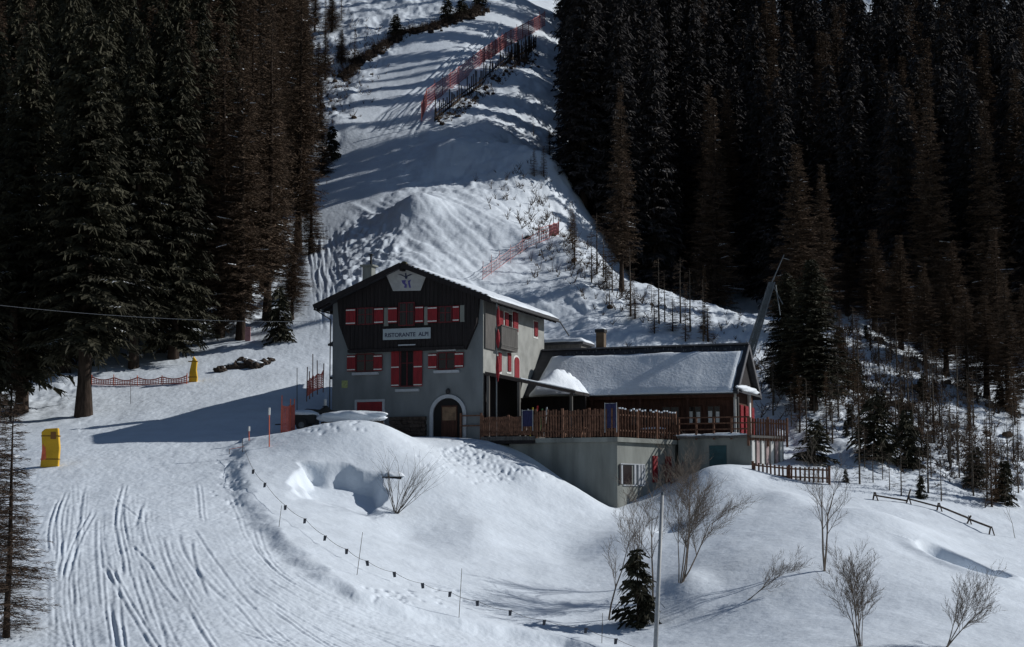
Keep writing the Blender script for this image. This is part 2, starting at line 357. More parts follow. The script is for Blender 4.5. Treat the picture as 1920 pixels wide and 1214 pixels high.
# ------------------------------------------------------------------ the ground
def make_ground():
    us = np.concatenate([np.linspace(-.75, -.31, 50)[:-1], np.linspace(-.31, .31, 960), np.linspace(.31, .75, 50)[1:]])
    Ds = np.concatenate([np.linspace(8, 60, 30)[:-1], np.exp(np.linspace(math.log(60), math.log(135), 620))[:-1], np.exp(np.linspace(math.log(135), math.log(345), 420))])
    U, D = np.meshgrid(us, Ds); X = U * D; Y = D.copy()
    Z = H(X, Y)
    # ski tracks pressed into the piste
    rng = np.random.RandomState(4)
    G = [[(118,905),(95,1000),(90,1100),(100,1230)],[(165,900),(150,1000),(150,1100),(165,1230)],[(215,900),(203,1000),(222,1100),(240,1230)],[(240,925),(240,1040),(262,1130),(300,1230)],
         [(272,925),(263,1010),(295,1110),(352,1230)],[(312,900),(318,1010),(368,1110),(450,1230)],[(352,905),(385,1030),(470,1130),(600,1230)],
         [(395,930),(450,1040),(555,1120),(800,1230)],[(425,900),(475,1020),(600,1115),(980,1230)]]
    GW = [np.array([h0(*p)[:2] for p in g]) for g in G]
    def curve(t):
        i = min(int(t), len(GW) - 2); f = t - i; c = GW[i] * (1 - f) + GW[i + 1] * f
        s = np.linspace(0, 1, 24); k = np.linspace(0, 1, 4)
        # smooth interpolation
        cx = np.polyfit(k, c[:, 0], 3); cy = np.polyfit(k, c[:, 1], 3)
        return np.polyval(cx, s), np.polyval(cy, s)
    def groove(cx, cy, w, dep, k0=0):
        o = np.argsort(cy); cy_ = cy[o]; cx_ = cx[o]
        r0 = np.searchsorted(Ds, cy_[0]); r1 = np.searchsorted(Ds, cy_[-1])
        if r1 - r0 < 3: return
        rows = np.arange(r0, r1); xt = np.interp(Ds[rows], cy_, cx_); sl = np.gradient(xt, Ds[rows]); ww = w * np.sqrt(1 + sl ** 2)
        fade = np.minimum(1, np.minimum(rows - r0, r1 - 1 - rows) / 12.0)
        for q, r in enumerate(rows):
            c0 = np.searchsorted(X[r], xt[q] - ww[q] * 3.2); c1 = np.searchsorted(X[r], xt[q] + ww[q] * 3.2)
            if c1 <= c0: continue
            e = (X[r, c0:c1] - xt[q]) / ww[q]
            Z[r, c0:c1] += fade[q] * dep * (-np.exp(-e * e * 1.4) + .7 * np.exp(-(e - 1.8) ** 2))
    for k in range(150):
        t = min(7.99, max(0, rng.rand() * 8.6 - .3)); cx, cy = curve(t)
        a = rng.rand() * .85; b = a + .15 + rng.rand() * .7; n = len(cx); s0 = int(a * n); s1 = min(n, int(b * n))
        if s1 - s0 < 5: s1 = min(n, s0 + 6); s0 = s1 - 6
        cx = cx[s0:s1] + .22 * math.sin(k * 1.3) * np.sin(np.linspace(0, 3.1 * (1 + rng.rand()), s1 - s0)) * rng.rand() + rng.randn() * .35 + (rng.randn() * 1.6 * np.linspace(-.5, .5, s1 - s0) if rng.rand() < .35 else 0)
        cy = cy[s0:s1]
        dep = .004 + .034 * rng.rand() ** 4
        groove(cx, cy, .05 + .05 * rng.rand(), dep)
        if rng.rand() < .6: groove(cx + .24 + .1 * rng.rand(), cy, .05 + .03 * rng.rand(), dep * .9)
    # tracks running along the lower edge, and on the far piste
    for k in range(34):
        y0 = 1090 + rng.rand() * 130; a = (380 + rng.rand() * 350, y0 - 30); b = (a[0] + 250 + rng.rand() * 450, y0 + 60 + rng.rand() * 40)
        p = [h0(a[0] + (b[0] - a[0]) * s, a[1] + (b[1] - a[1]) * s ** .8)[:2] for s in (0, .25, .5, .75, 1)]; p = np.array(p)
        if abs(p[0, 1] - p[-1, 1]) > 1: groove(p[:, 0], p[:, 1], .05 + .05 * rng.rand(), .012 + .035 * rng.rand() ** 2)
    for k in range(46):
        xa = 565 + rng.rand() * 60; p = np.array([h0(xa + 30 * rng.rand() + (s * (rng.rand() * 30 + 10)), 420 + 210 * s)[:2] for s in (0, .3, .6, 1)])
        groove(p[:, 0], p[:, 1], .10, .012 + .02 * rng.rand())
    for k in range(40):
        xa = 650 + rng.rand() * 130; p = np.array([h0(xa + (940 - xa) * s ** 1.1, 270 - 230 * s)[:2] for s in (0, .3, .6, 1)])
        groove(p[:, 0], p[:, 1], .16, .03 + .04 * rng.rand())
    # trampled snow in front of the terrace
    for (px, py, n, sx, sy) in [(880, 850, 230, 40, 14), (960, 890, 140, 50, 9), (640, 800, 50, 70, 8), (430, 900, 60, 14, 30), (760, 1128, 50, 70, 8)]:
        for _ in range(n):
            q = h0(px + rng.randn() * sx, py + rng.randn() * sy); r = int(np.searchsorted(Ds, q[1])); c = int(np.searchsorted(X[r], q[0]))
            r = min(max(r, 6), len(Ds) - 7); c = min(max(c, 6), len(us) - 7)
            sub = (slice(r - 5, r + 6), slice(c - 5, c + 6)); e = ((X[sub] - X[r, c]) / .11) ** 2 + ((Y[sub] - Y[r, c]) / .18) ** 2
            Z[sub] -= (.03 + .07 * rng.rand()) * np.exp(-e)
    nr, nc = X.shape
    co = np.stack([X, Y, Z], -1).reshape(-1, 3).astype(np.float32)
    a = (np.arange(nr - 1)[:, None] * nc + np.arange(nc - 1)[None]).ravel()
    fs = np.stack([a, a + 1, a + nc + 1, a + nc], 1).astype(np.int32)
    me = bpy.data.meshes.new('snow_ground'); me.vertices.add(len(co)); me.vertices.foreach_set('co', co.ravel())
    me.loops.add(fs.size); me.loops.foreach_set('vertex_index', fs.ravel()); me.polygons.add(len(fs))
    me.polygons.foreach_set('loop_start', np.arange(0, fs.size, 4, dtype=np.int32)); me.polygons.foreach_set('loop_total', np.full(len(fs), 4, np.int32))
    me.polygons.foreach_set('use_smooth', np.ones(len(fs), bool)); me.update(calc_edges=True); me.materials.append(M_SNOW)
    o = bpy.data.objects.new('snow_ground', me); COL.objects.link(o); tag(o, kind='structure')
make_ground()

# ------------------------------------------------------------------ trees
def leaf_arrays():
    return [], [], []
def spruce_mesh(seed, h=26., R=3.1, zb=.1, snow=.12, dens=1.0, mats=None, wh=.42, leafw=.17, bl=7, step=.33):
    rng = np.random.RandomState(seed); vs = []; fs = []; ms = []
    z = h * zb
    while z < h * .985:
        t = (z - h * zb) / (h * (1 - zb)); env = (1 - t) ** .62 * (0.62 + .38 * min(1, t * 6 + .45))
        nb = max(3, int(rng.normal(bl, 1.1) * dens * (1 if t < .8 else .7)))
        for k in range(nb):
            az = rng.rand() * 6.283; L = max(.3, R * env * (.62 + .5 * rng.rand())); zz = z + rng.rand() * wh
            sn = rng.rand() < snow; droop = .28 + .25 * rng.rand() - .35 * t
            ca, sa = math.cos(az), math.sin(az); n = max(2, int(L / step)); side = 1
            for i in range(n):
                s = (i + .35 + .5 * rng.rand()) / n; r = L * s; zc = zz - droop * L * s ** 1.4 + .10 * L * s ** 4
                cx, cy = ca * r, sa * r
                for side in (-1, 1, 0):
                    if side: ang = az + side * (.75 + .4 * rng.rand()); ll = (.28 + .30 * (1 - s)) * (0.6 + .25 * L) * (.7 + .6 * rng.rand()); dz = -.25 * ll - .15 * rng.rand() * ll
                    else: ang = az + rng.normal(0, .5); ll = .30 + .3 * rng.rand(); dz = -ll * (.5 + rng.rand() * .9)
                    dx, dy = math.cos(ang) * ll, math.sin(ang) * ll
                    w = leafw * (.6 + .7 * rng.rand()); wx, wy = -math.sin(ang) * w * .5, math.cos(ang) * w * .5; wz = rng.normal(0, .05)
                    o = len(vs)
                    vs += [(cx - wx, cy - wy, zc - wz), (cx + wx, cy + wy, zc + wz), (cx + dx + wx * .5, cy + dy + wy * .5, zc + dz + wz), (cx + dx - wx * .5, cy + dy - wy * .5, zc + dz - wz)]
                    fs.append((o, o + 1, o + 2, o + 3)); ms.append(0)
                    if sn and side and s > .35 and rng.rand() < .5:
                        o = len(vs); e = .035; w2 = .62
                        vs += [(cx - wx * w2, cy - wy * w2, zc + e), (cx + wx * w2, cy + wy * w2, zc + e), (cx + dx * .7 + wx * .3, cy + dy * .7 + wy * .3, zc + dz * .7 + e), (cx + dx * .7 - wx * .3, cy + dy * .7 - wy * .3, zc + dz * .7 + e)]
                        fs.append((o, o + 1, o + 2, o + 3)); ms.append(1)
        z += wh * (.8 + .4 * rng.rand()) * (1 if t < .7 else .75)
    me = bpy.data.meshes.new('crown'); me.from_pydata(vs, [], fs)
    for m in mats or (M_NEEDLE, M_TSNOW): me.materials.append(m)
    me.polygons.foreach_set('material_index', ms); me.update(); return me
def larch_mesh(seed, h=24., R=2.8, zb=.15, dens=1.0, wt=.045, snow=.0, mt=None):
    rng = np.random.RandomState(seed); vs = []; fs = []; ms = []
    def quad(a, b, w, mi=0):
        a = np.array(a); b = np.array(b); d = b - a; q = np.cross(d, rng.randn(3)); q = q / (np.linalg.norm(q) + 1e-9) * w * .5
        o = len(vs); vs.extend([tuple(a - q), tuple(a + q), tuple(b + q * .4), tuple(b - q * .4)]); fs.append((o, o + 1, o + 2, o + 3)); ms.append(mi)
    z = h * zb
    while z < h * .99:
        t = (z - h * zb) / (h * (1 - zb)); env = (1 - t) ** .8 * (0.6 + .4 * min(1, t * 5 + .4))
        for k in range(max(2, int(6 * dens))):
            az = rng.rand() * 6.283; L = max(.35, R * env * (.55 + .55 * rng.rand())); zz = z + rng.rand() * .35
            slope = -.10 + .25 * t + rng.normal(0, .1); ca, sa = math.cos(az), math.sin(az)
            def pt(s): return np.array([ca * L * s, sa * L * s, zz + slope * L * s - .12 * L * s * s + .1 * L * s ** 4])
            for i in range(3): quad(pt(i / 3), pt((i + 1) / 3), .06 * (1 - i * .25) * wt / .045)
            if rng.rand() < snow: quad(pt(.4) + np.array([0, 0, .05]), pt(.95) + np.array([0, 0, .05]), .09, 1)
            n = max(4, int(L / .17 * dens))
            for i in range(n):
                s = (i + rng.rand()) / n * .95 + .05; p = pt(s); ang = az + (1 if i % 2 else -1) * (.5 + .7 * rng.rand()); ll = (.25 + .4 * (1 - s)) * (.6 + .3 * L) * (.5 + .8 * rng.rand())
                d = np.array([math.cos(ang) * ll, math.sin(ang) * ll, rng.normal(-.12, .25) * ll]); quad(p, p + d, wt)
                for q in range(2):
                    a2 = ang + rng.normal(0, .8); l2 = ll * .5; f = .3 + .6 * rng.rand()
                    quad(p + d * f, p + d * f + np.array([math.cos(a2) * l2, math.sin(a2) * l2, rng.normal(-.1, .3) * l2]), wt * .8)
        z += .36 * (.8 + .4 * rng.rand())
    me = bpy.data.meshes.new('crown'); me.from_pydata([tuple(map(float, v)) for v in vs], [], fs); me.materials.append(mt or M_TWIG); me.materials.append(M_TSNOW)
    me.polygons.foreach_set('material_index', ms); me.update(); return me
def trunk_mesh(h, r, seed, m, n=9, segs=10, lean=.0, root=True):
    rng = np.random.RandomState(seed); b = MB(); px = py = 0.; prev = None; rings = []
    for i in range(segs + 1):
        t = i / segs; rr = r * (1 - t) ** .9 + .012
        if i == 0 and root: rr *= 1.35
        rings.append((px, py, -.6 + (h + .6) * t, rr)); px += rng.normal(0, .015 * h / segs) + lean * h / segs; py += rng.normal(0, .015 * h / segs)
    for (x, y, z, rr) in rings:
        for k in range(n):
            a = 6.2832 * k / n; q = rr * (1 + .08 * math.sin(3 * a + seed)); b.v.append((x + q * math.cos(a), y + q * math.sin(a), z))
    for i in range(segs):
        for k in range(n): b.f.append((i * n + k, i * n + (k + 1) % n, (i + 1) * n + (k + 1) % n, (i + 1) * n + k))
    b.m = [0] * len(b.f)
    me = bpy.data.meshes.new('trunk'); me.from_pydata(b.v, [], b.f); me.materials.append(m); me.polygons.foreach_set('use_smooth', [True] * len(b.f)); me.update(); return me
PROT = {}
def proto(key, trunk, crown, h, name): PROT[key] = (trunk, crown, h, name)
for i in range(3):
    h = 27. + i; proto(('spruce', i), trunk_mesh(h, .42, i, M_BARK), spruce_mesh(10 + i, h, 3.9 + .2 * i, .05 + .03 * i, .16, 1.0, None, .36, .115, 9, .21), h, 'spruce_tree')
    proto(('forest', i), trunk_mesh(h, .36, i + 5, M_BARK), spruce_mesh(30 + i, h, 3.6 + .25 * i, .03, .10, 1.0, (M_NEEDB, M_TSNOW), .46, .17, 9, .27), h, 'forest_spruce')
proto(('high', 0), trunk_mesh(28, .48, 9, M_BARK), spruce_mesh(17, 28, 4.5, .17, .14, 1.0, None, .36, .11, 9, .20), 28, 'spruce_tree')
for i in range(3):
    h = 24.; proto(('larch', i), trunk_mesh(h, .36, i + 20, M_BARK), larch_mesh(50 + i, h, 3.5, .03 + .06 * i, 1.5, .06, .07), h, 'larch_tree')
proto(('yspruce', 0), trunk_mesh(5, .09, 3, M_BARK), spruce_mesh(70, 5., 1.35, .03, .2, .62, None, .2, .05, 7, .11), 5, 'young_spruce')
proto(('yspruce', 1), trunk_mesh(5, .09, 4, M_BARK), spruce_mesh(71, 5., 1.7, .03, .2, .55, None, .22, .055, 7, .12), 5, 'young_spruce')
for i in range(3):
    proto(('sapling', i), trunk_mesh(5, .075, i + 40, M_BARKG, 6, 8), larch_mesh(80 + i, 5., .95 + .2 * i, .12, .6, .032, 0, M_TWIGD), 5, 'bare_sapling')
proto(('ylarch', 0), trunk_mesh(12, .16, 44, M_BARK, 7), larch_mesh(90, 12., 2.0, .04, 1.0, .04, .08, mat('ochre_twigs', (.095, .06, .036), .9, .3, .6, spec=.1)), 12, 'young_larch')
proto(('clarch', 0), trunk_mesh(12, .15, 45, M_BARK, 7), larch_mesh(95, 12., 2.3, .04, 1.9, .026, .05, mat('brown_twigs', (.075, .052, .038), .9, .3, .8, spec=.1)), 12, 'young_larch')
def plant(key, x, y, height, label, cat, group=None, rz=None, sxy=None, z=None, tilt=0):
    tr, cr, h, name = PROT[key]; s = height / h; sx = s if sxy is None else sxy
    z = gz(x, y) if z is None else z
    o = empty(name, (x, y, z - .1), label, cat, group, random.random() * 6.28 if rz is None else rz); o.scale = (sx, sx, s)
    if tilt: o.rotation_euler[1] = tilt
    a = bpy.data.objects.new('trunk', tr); COL.objects.link(a); a.parent = o
    b = bpy.data.objects.new('crown', cr); COL.objects.link(b); b.parent = o
    return o
random.seed(7)
# --- left hand trees that can be told apart
def lh(key, px, py, hgt, label, cat, group=None, sxy=None, dmin=100, tilt=0):
    p = hit(px, py, dmin); return plant(key, p[0], p[1], hgt, label, cat, group, sxy=sxy, tilt=tilt)
lh(('high', 0), 157, 779, 30, 'tall dark spruce with a bare thick trunk standing before the orange net', 'spruce', tilt=.02)
lh(('spruce', 1), 40, 772, 29, 'dark spruce at the left edge with low branches sweeping the snow', 'spruce')
lh(('spruce', 0), -60, 800, 24, 'dense spruce cut by the left edge of the view, its branches over the piste', 'spruce')
lh(('larch', 0), 412, 632, 27, 'brown leafless larch with a thick bare trunk above the rock outcrop', 'larch', sxy=1.0)
lh(('larch', 1), 452, 636, 25, 'brown larch just right of the thick bare trunk above the rock outcrop', 'larch')
lh(('yspruce', 1), 522, 640, 4.6, 'low bushy green spruce at the foot of the larches beside the piste', 'spruce')
lh(('yspruce', 0), 622, 300, 4.2, 'small dark spruce at the left edge of the upper piste', 'spruce')
G1 = 'dark spruces filling the wood left of the piste'; G2 = 'brown larches along the left edge of the piste'; G3 = 'spruces of the dense wood right of the piste'
L1 = 'tall dark spruce with snow flecks inside the wood left of the piste'; L2 = 'tall brown leafless larch at the wood edge left of the piste'
for (px, py) in [(250,690),(325,672),(120,700),(190,640),(60,650),(300,610),(-20,690),(230,560),(120,560),(20,560),(330,520),(280,440),(180,450),(80,440),(-10,430),(360,420),(285,600),(360,600),(200,600),(410,540),(230,330),(120,330),(20,310),(320,320),(400,400)]:
    p = hit(px, py, 118); 
    if py < 460 and (px // 10) % 2: plant(('larch', random.randrange(3)), p[0], p[1], random.uniform(25, 30), L2, 'larch', G2)
    else: plant(('spruce', random.randrange(3)), p[0], p[1], random.uniform(27, 33), L1, 'spruce', G1, sxy=random.uniform(.85, 1.1))
for (px, py) in [(465,560),(505,520),(380,570),(430,500),(490,455),(455,400),(510,400),(395,470),(520,330),(470,320),(410,300),(350,360),(540,250),(500,220),(430,200),(340,240),(250,240),(360,150),(460,130),(530,150),(280,140),(180,200),(540,70),(470,50),(560,470),(495,545),(530,380),(550,330),(515,440),(500,600),(440,600),(555,300),(555,180),(560,120),(350,480),(300,360),(200,270)]:
    p = hit(px, py, 118); plant(('larch', random.randrange(3)), p[0], p[1], random.uniform(23, 29), L2, 'larch', G2, sxy=random.uniform(.85, 1.1))
for (px, py, hh) in [(575,250,5),(590,205,4),(600,240,3.5),(612,275,4),(570,300,6),(585,150,6),(560,110,7),(610,70,6),(665,115,5),(640,40,5),(575,330,5),(585,390,4)]:
    p = hit(px, py, 118); plant(('ylarch', 0) if hh > 4 else ('sapling', 1), p[0], p[1], hh, 'thin brown young larch on the rough slope left of the upper piste', 'young larch' if hh > 4 else 'young larch', 'young larches on the slope left of the upper piste')
rl2 = random.Random(5); pl2 = []; cnt = 0
for tries in range(5000):
    if cnt >= 75: break
    D = rl2.uniform(150, 305); px = rl2.uniform(-110, 560); x = (px - 960) / F * D
    if any((x - a) ** 2 + (D - b) ** 2 < 4.4 ** 2 for a, b in pl2): continue
    z = gz(x, D); qx, qy = proj((x, D, z))
    if qx + 3.0 * F / D > np.interp(qy, [-50, 60, 200, 330, 500, 620], [560, 560, 575, 590, 570, 520]): continue
    pl2.append((x, D)); cnt += 1
    if rl2.random() < np.interp(qx, [0, 250, 400], [.35, .65, .95]): plant(('larch', cnt % 3), x, D, rl2.uniform(26, 31), L2, 'larch', G2, z=z)
    else: plant(('spruce', cnt % 3), x, D, rl2.uniform(27, 32), L1, 'spruce', G1, z=z)
for (px, py, hh) in [(578,292,9),(600,262,7),(562,420,10),(582,476,8),(552,556,7),(572,352,10),(566,212,11),(596,190,8),(610,150,7),(574,130,10),(640,120,5),(590,60,8),(622,60,6),(548,600,6),(604,330,5)]:
    p = hit(px, py, 118); plant(('larch', px % 3), p[0], p[1], hh, 'slender brown larch leaning out from the wood edge over the left side of the piste', 'larch', 'slender larches fringing the left wood', sxy=.42 + .2 * ((px * 7) % 5) / 5)
for i, (px, py, hh, lab) in enumerate([(742,66,3.2,'lowest of the small dark spruces in the brush line beside the upper piste'),(838,36,3.6,'second small dark spruce up the brush line beside the upper piste'),(866,30,3.0,'third small dark spruce up the brush line beside the upper piste'),(900,14,3.8,'highest small dark spruce in the brush line by the top edge')]):
    lh(('yspruce', 1), px, py, hh, lab, 'spruce', sxy=.85, dmin=150)
# --- the right hand forest
rng = random.Random(11)
BX = [1040, 1060, 1110, 1160, 1250, 1350, 1450, 1560, 1720, 1920, 2200]; BY = [330, 400, 450, 505, 560, 615, 620, 575, 665, 745, 860]
placed = []; N = 0
for tries in range(400):
    if N > 34: break
    D = rng.uniform(198, 216); px = rng.uniform(1085, 1230); x = (px - 960) / F * D * 1.01
    if any((x - a) ** 2 + (D - b) ** 2 < 2.9 ** 2 for a, b in placed): continue
    placed.append((x, D)); N += 1
    plant(('forest', N % 3), x, D, rng.uniform(29, 33), 'tall dark spruce crowded at the left front corner of the wood right of the piste', 'spruce', 'crowded corner spruces of the right wood', sxy=1.0)
LR = 0
for tries in range(14000):
    if N > 285: break
    D = rng.uniform(150, 312); px = rng.uniform(1060, 2130); x = (px - 960) / F * D * 1.01
    if any((x - a) ** 2 + (D - b) ** 2 < (4.6 if D < 225 else 5.4) ** 2 for a, b in placed): continue
    z = gz(x, D); qx, qy = proj((x, D, z))
    lim = np.interp(qx, BX, BY)
    if qy > lim or D < np.interp(qx, [1040, 1350, 1480, 1560, 1720], [197, 197, 190, 182, 168]): continue
    if qx - 3.2 * F / D < np.interp(qy, [0, 60, 300, 420], [1030, 1035, 1045, 1060]): continue
    if qx > 1980 and rng.random() < .4: continue
    placed.append((x, D)); N += 1
    if rng.random() < .38:
        plant(('larch', N % 3), x, D, rng.uniform(24, 29), 'brown leafless larch standing among the dark spruces of the right wood', 'larch', 'larches among the spruces of the right wood', z=z); continue
    plant(('forest', N % 3), x, D, rng.uniform(25, 31) + (4.5 if D > 245 else 0), 'tall dark spruce standing in the dense shaded wood right of the piste', 'spruce', G3, z=z, sxy=rng.uniform(.9, 1.15))
# --- trees on the sunny right slope
lh(('spruce', 2), 1525, 768, 11.5, 'broad dark green spruce standing on the slope just right of the annex', 'spruce', sxy=.72)
lh(('spruce', 0), 1478, 735, 9.5, 'narrow dark spruce behind the terrace corner, left of the broad green one', 'spruce', sxy=.6)
p = hit(1500, 640, 140); plant(('larch', 1), p[0], p[1], 17, 'tall reddish brown larch rising in front of the dark wood behind the annex', 'larch', sxy=1.0)
GL = 'brown larches along the lower edge of the right wood'
for (px, py, hh) in [(1590,590,13),(1640,622,12),(1690,655,12),(1735,688,13),(1775,705,11),(1815,735,12),(1850,748,11),(1890,768,12),(1925,780,12),(1545,600,17),(1610,560,19),(1705,625,20),(1870,715,19),(1790,665,17)]:
    p = hit(px, py, 130); plant(('larch', px % 3), p[0], p[1], hh * rng.uniform(.55, .95), 'leafless brown larch at the lower edge of the dark wood on the right', 'larch', GL, sxy=rng.uniform(.55, .85))
p = hit(1165, 545, 140); plant(('larch', 2), p[0], p[1], 19, 'slim brown larch trunk at the wood edge above the annex chimney', 'larch', sxy=.6)
lh(('yspruce', 1), 1640, 862, 4.4, 'round dark young spruce on the sunny slope, left of a narrow one', 'young spruce', sxy=1.2)
lh(('yspruce', 0), 1702, 878, 4.2, 'narrow dark young spruce on the sunny slope, right of a round one', 'young spruce')
lh(('yspruce', 1), 1528, 868, 3.0, 'low scrubby spruce behind the lower wooden fence', 'young spruce', sxy=.95)
lh(('yspruce', 0), 1727, 935, 1.6, 'tiny dark spruce beside the broken rail fence', 'young spruce')
lh(('yspruce', 0), 1885, 945, 3.0, 'dark young spruce near the right edge of the slope', 'young spruce', sxy=.7)
lh(('yspruce', 0), 1586, 905, 1.0, 'tiniest spruce poking out of the snow right of the lower fence', 'young spruce')
lh(('yspruce', 0), 1196, 1172, 3.75, 'small dark green spruce in the foreground beside the pale pole', 'young spruce', sxy=.85, dmin=60)
GS = 'bare saplings on the sunny slope right of the annex'; LS = 'thin bare sapling among the scrub on the sunny slope right of the annex'
for (px, py, hh) in [(1612,908,4.6),(1668,920,2.6),(1690,930,3.2),(1637,905,2.8),(1765,940,3),(1750,790,5.5),(1670,740,4)]:
    lh(('sapling', N % 3), px, py, hh, LS, 'sapling', GS); N += 1
for k in range(135):
    for _ in range(40):
        px = rng.uniform(1440, 1915); py = rng.uniform(600, 960)
        lo = np.interp(px, [1440, 1560, 1720, 1920], [700, 600, 680, 770]); hi = np.interp(px, [1440, 1560, 1700, 1850, 1920], [790, 860, 930, 985, 1000])
        if lo < py < hi: break
    p = hit(px, py, 110); kk = ('sapling', k % 3) if rng.random() < .7 else (('ylarch', 0) if rng.random() < .65 else ('yspruce', k % 2))
    if kk[0] == 'sapling': plant(kk, p[0], p[1], rng.uniform(2, 5), LS, 'sapling', GS)
    elif kk[0] == 'ylarch': plant(kk, p[0], p[1], rng.uniform(2.5, 5.5), 'brown young larch in the scrub on the sunny slope right of the annex', 'young larch', 'young larches on the sunny slope', sxy=rng.uniform(.3, .5))
    else: plant(kk, p[0], p[1], rng.uniform(1.2, 3), 'small dark spruce in the scrub on the sunny slope right of the annex', 'young spruce', 'small spruces on the sunny slope')
for k in range(30):
    px = rng.uniform(1000, 1330); lo = np.interp(px, [1000, 1060, 1160, 1340], [300, 420, 540, 630]); py = lo + rng.uniform(5, 60)
    if px < 1060: py = rng.uniform(250, 440)
    p = hit(px, min(py, 640), 140); plant(('ylarch', 0) if k % 2 else ('sapling', k % 3), p[0], p[1], rng.uniform(2, 6), 'thin brown bare shoot at the foot of the dark wood above the annex', 'sapling', 'bare shoots at the foot of the right wood', sxy=rng.uniform(.3, .6) if k % 2 else None)

# --- bare shrubs and birches in the foreground (recursive twigs)
def bare_tree(name, px, py, height, label, cat, stems, spread, seed, lean=(0, 0), depth=4, r0=.05, dmin=60, matl=None, curl=.2, nk=3):
    rg = random.Random(seed); base = hit(px, py, dmin); root = empty(name, tuple(base), label, cat)
    wood = MB(); tw = MB()
    def grow(p, d, L, r, lev):
        segs = 4; q = Vector(p); dd = Vector(d)
        for i in range(segs):
            dd = (dd + Vector((rg.gauss(0, curl * .4), rg.gauss(0, curl * .4), rg.gauss(.02, curl * .25)))).normalized()
            e = q + dd * (L / segs); ra = r * (1 - .6 * i / segs); rb = r * (1 - .6 * (i + 1) / segs)
            (wood if lev == 0 else tw).tube(q, e, ra, rb, 5 if lev < 2 else 3, cap=False); q = e
            if lev < depth and (i > 0 or lev > 0):
                for _ in range(nk if lev < 2 else 2):
                    a = rg.random() * 6.28; t = dd.orthogonal().normalized(); t.rotate(Matrix.Rotation(a, 3, dd))
                    nd = (dd * 1.1 + t * rg.uniform(.5, .9) + Vector((0, 0, .2))).normalized()
                    grow(q, nd, L * rg.uniform(.32, .55), max(.006, rb * .5), lev + 1)
    for s in range(stems):
        a = rg.random() * 6.28; d = Vector((math.cos(a) * spread + lean[0], math.sin(a) * spread * .6 + lean[1], 1)).normalized()
        grow(Vector((rg.gauss(0, .06), rg.gauss(0, .06), -.15)), d, height * rg.uniform(.6, .85), r0 * rg.uniform(.7, 1.1), 0)
    wood.build('trunk', matl or M_STEM, root, fixn=False); tw.build('crown', matl or M_STEM, root, fixn=False)
    return root
bare_tree('bare_shrub', 742, 962, 3.8, 'leafless shrub fanning out of the snow below the dug out hollow', 'shrub', 20, .8, 1, (.2, 0), 1, .022, nk=2, matl=M_BARKG)
bare_tree('bare_birch', 1140, 1162, 5.6, 'slender bare birch left of the small green spruce', 'birch', 1, .08, 2, (.08, 0), 3, .05, nk=2)
bare_tree('bare_birch', 1226, 1120, 5.4, 'bare birch with a dark straight stem just left of the pale pole', 'birch', 1, .03, 3, (0, 0), 3, .06, nk=2)
bare_tree('bare_birch', 1196, 1100, 4.6, 'finely twigged bare birch behind the small green spruce', 'birch', 3, .25, 13, (0, 0), 3, .03, nk=2)
bare_tree('bare_birch', 1278, 1093, 5.6, 'bare multi stemmed birch leaning right beside the pale pole', 'birch', 3, .3, 4, (.42, 0), 3, .06)
bare_tree('bare_birch', 1272, 1093, 5.0, 'upright thin birch at the foot of the leaning one', 'birch', 2, .12, 24, (.05, 0), 3, .04)
bare_tree('bare_birch', 1546, 1070, 5.2, 'two stemmed bare birch standing alone in the smooth snow below the lower fence', 'birch', 2, .12, 5, (.0, 0), 3, .06, nk=2)
bare_tree('bare_shrub', 1392, 1128, 3.6, 'thin bare branch leaning far right out of the snow between the birches', 'shrub', 2, .1, 6, (1.3, .1), 3, .03, nk=2)
bare_tree('bare_shrub', 1612, 1212, 3.4, 'dense leafless bush at the bottom edge of the view', 'shrub', 7, .3, 7, (.12, 0), 3, .03, nk=2)
bare_tree('bare_shrub', 1772, 1214, 2.9, 'leafless bush leaning right at the lower right corner', 'shrub', 5, .2, 8, (.6, 0), 3, .03, nk=2)
bare_tree('bare_shrub', 1905, 1010, 2.6, 'single bare stem by the right edge of the view', 'shrub', 1, .03, 9, (0, 0), 2, .03, nk=1)
lh(('clarch', 0), 12, 1195, 9.6, 'close bare larch with dense fine twigs at the lower left edge', 'larch', dmin=60, sxy=.95)
lh(('clarch', 0), -14, 1120, 9.0, 'second bare larch behind the closest one, half outside the left edge', 'larch', dmin=60, sxy=.9)
lh(('clarch', 0), 20, 790, 8.5, 'grey brown young larch in front of the dark spruces at left', 'larch', dmin=100, sxy=.5)

# ------------------------------------------------------------------ THE LODGE
RZ = -TH
def local_root(name, a, b, z, label, cat, group=None):
    x, y = toW(a, b); o = empty(name, (x, y, z), label, cat, group, RZ); o['_o'] = (a, b, z); return o
def B(m, name, mats, root, **k):
    o = root
    while o.parent: o = o.parent
    off = LO[o.name] if root == o or True else (0, 0, 0)
    return m.build(name, mats, root, off=off, **k)
LO = {}
def lroot(name, a, b, z, label, cat, group=None):
    x, y = toW(a, b); o = empty(name, (x, y, z), label, cat, group, RZ); LO[o.name] = (a, b, z); return o
lodge = lroot('ski_lodge', HW / 2, HL_ / 2, ZB, 'grey plastered mountain lodge with a dark timber gable, red shutters and snowy roof', 'lodge')
YG = -.38                                            # face of the timber gable
xa, za = onY(762, 490, -1.1); XR = HW / 2; ZR = za - .10   # ridge
_, ze = onY(905, 560, 0); 
_, zt = onY(1000, 700, 0)
slope = (ZR - onY(904, 552, -1.1)[1]) / (onY(904, 552, -1.1)[0] - XR)
def roofz(x, xr=XR): return ZR - abs(x - xr) * slope
OVS = .95; OVF = 1.1; OVB = .7; TK = .22
m = MB(); zw = lambda x: roofz(x) - TK - .02
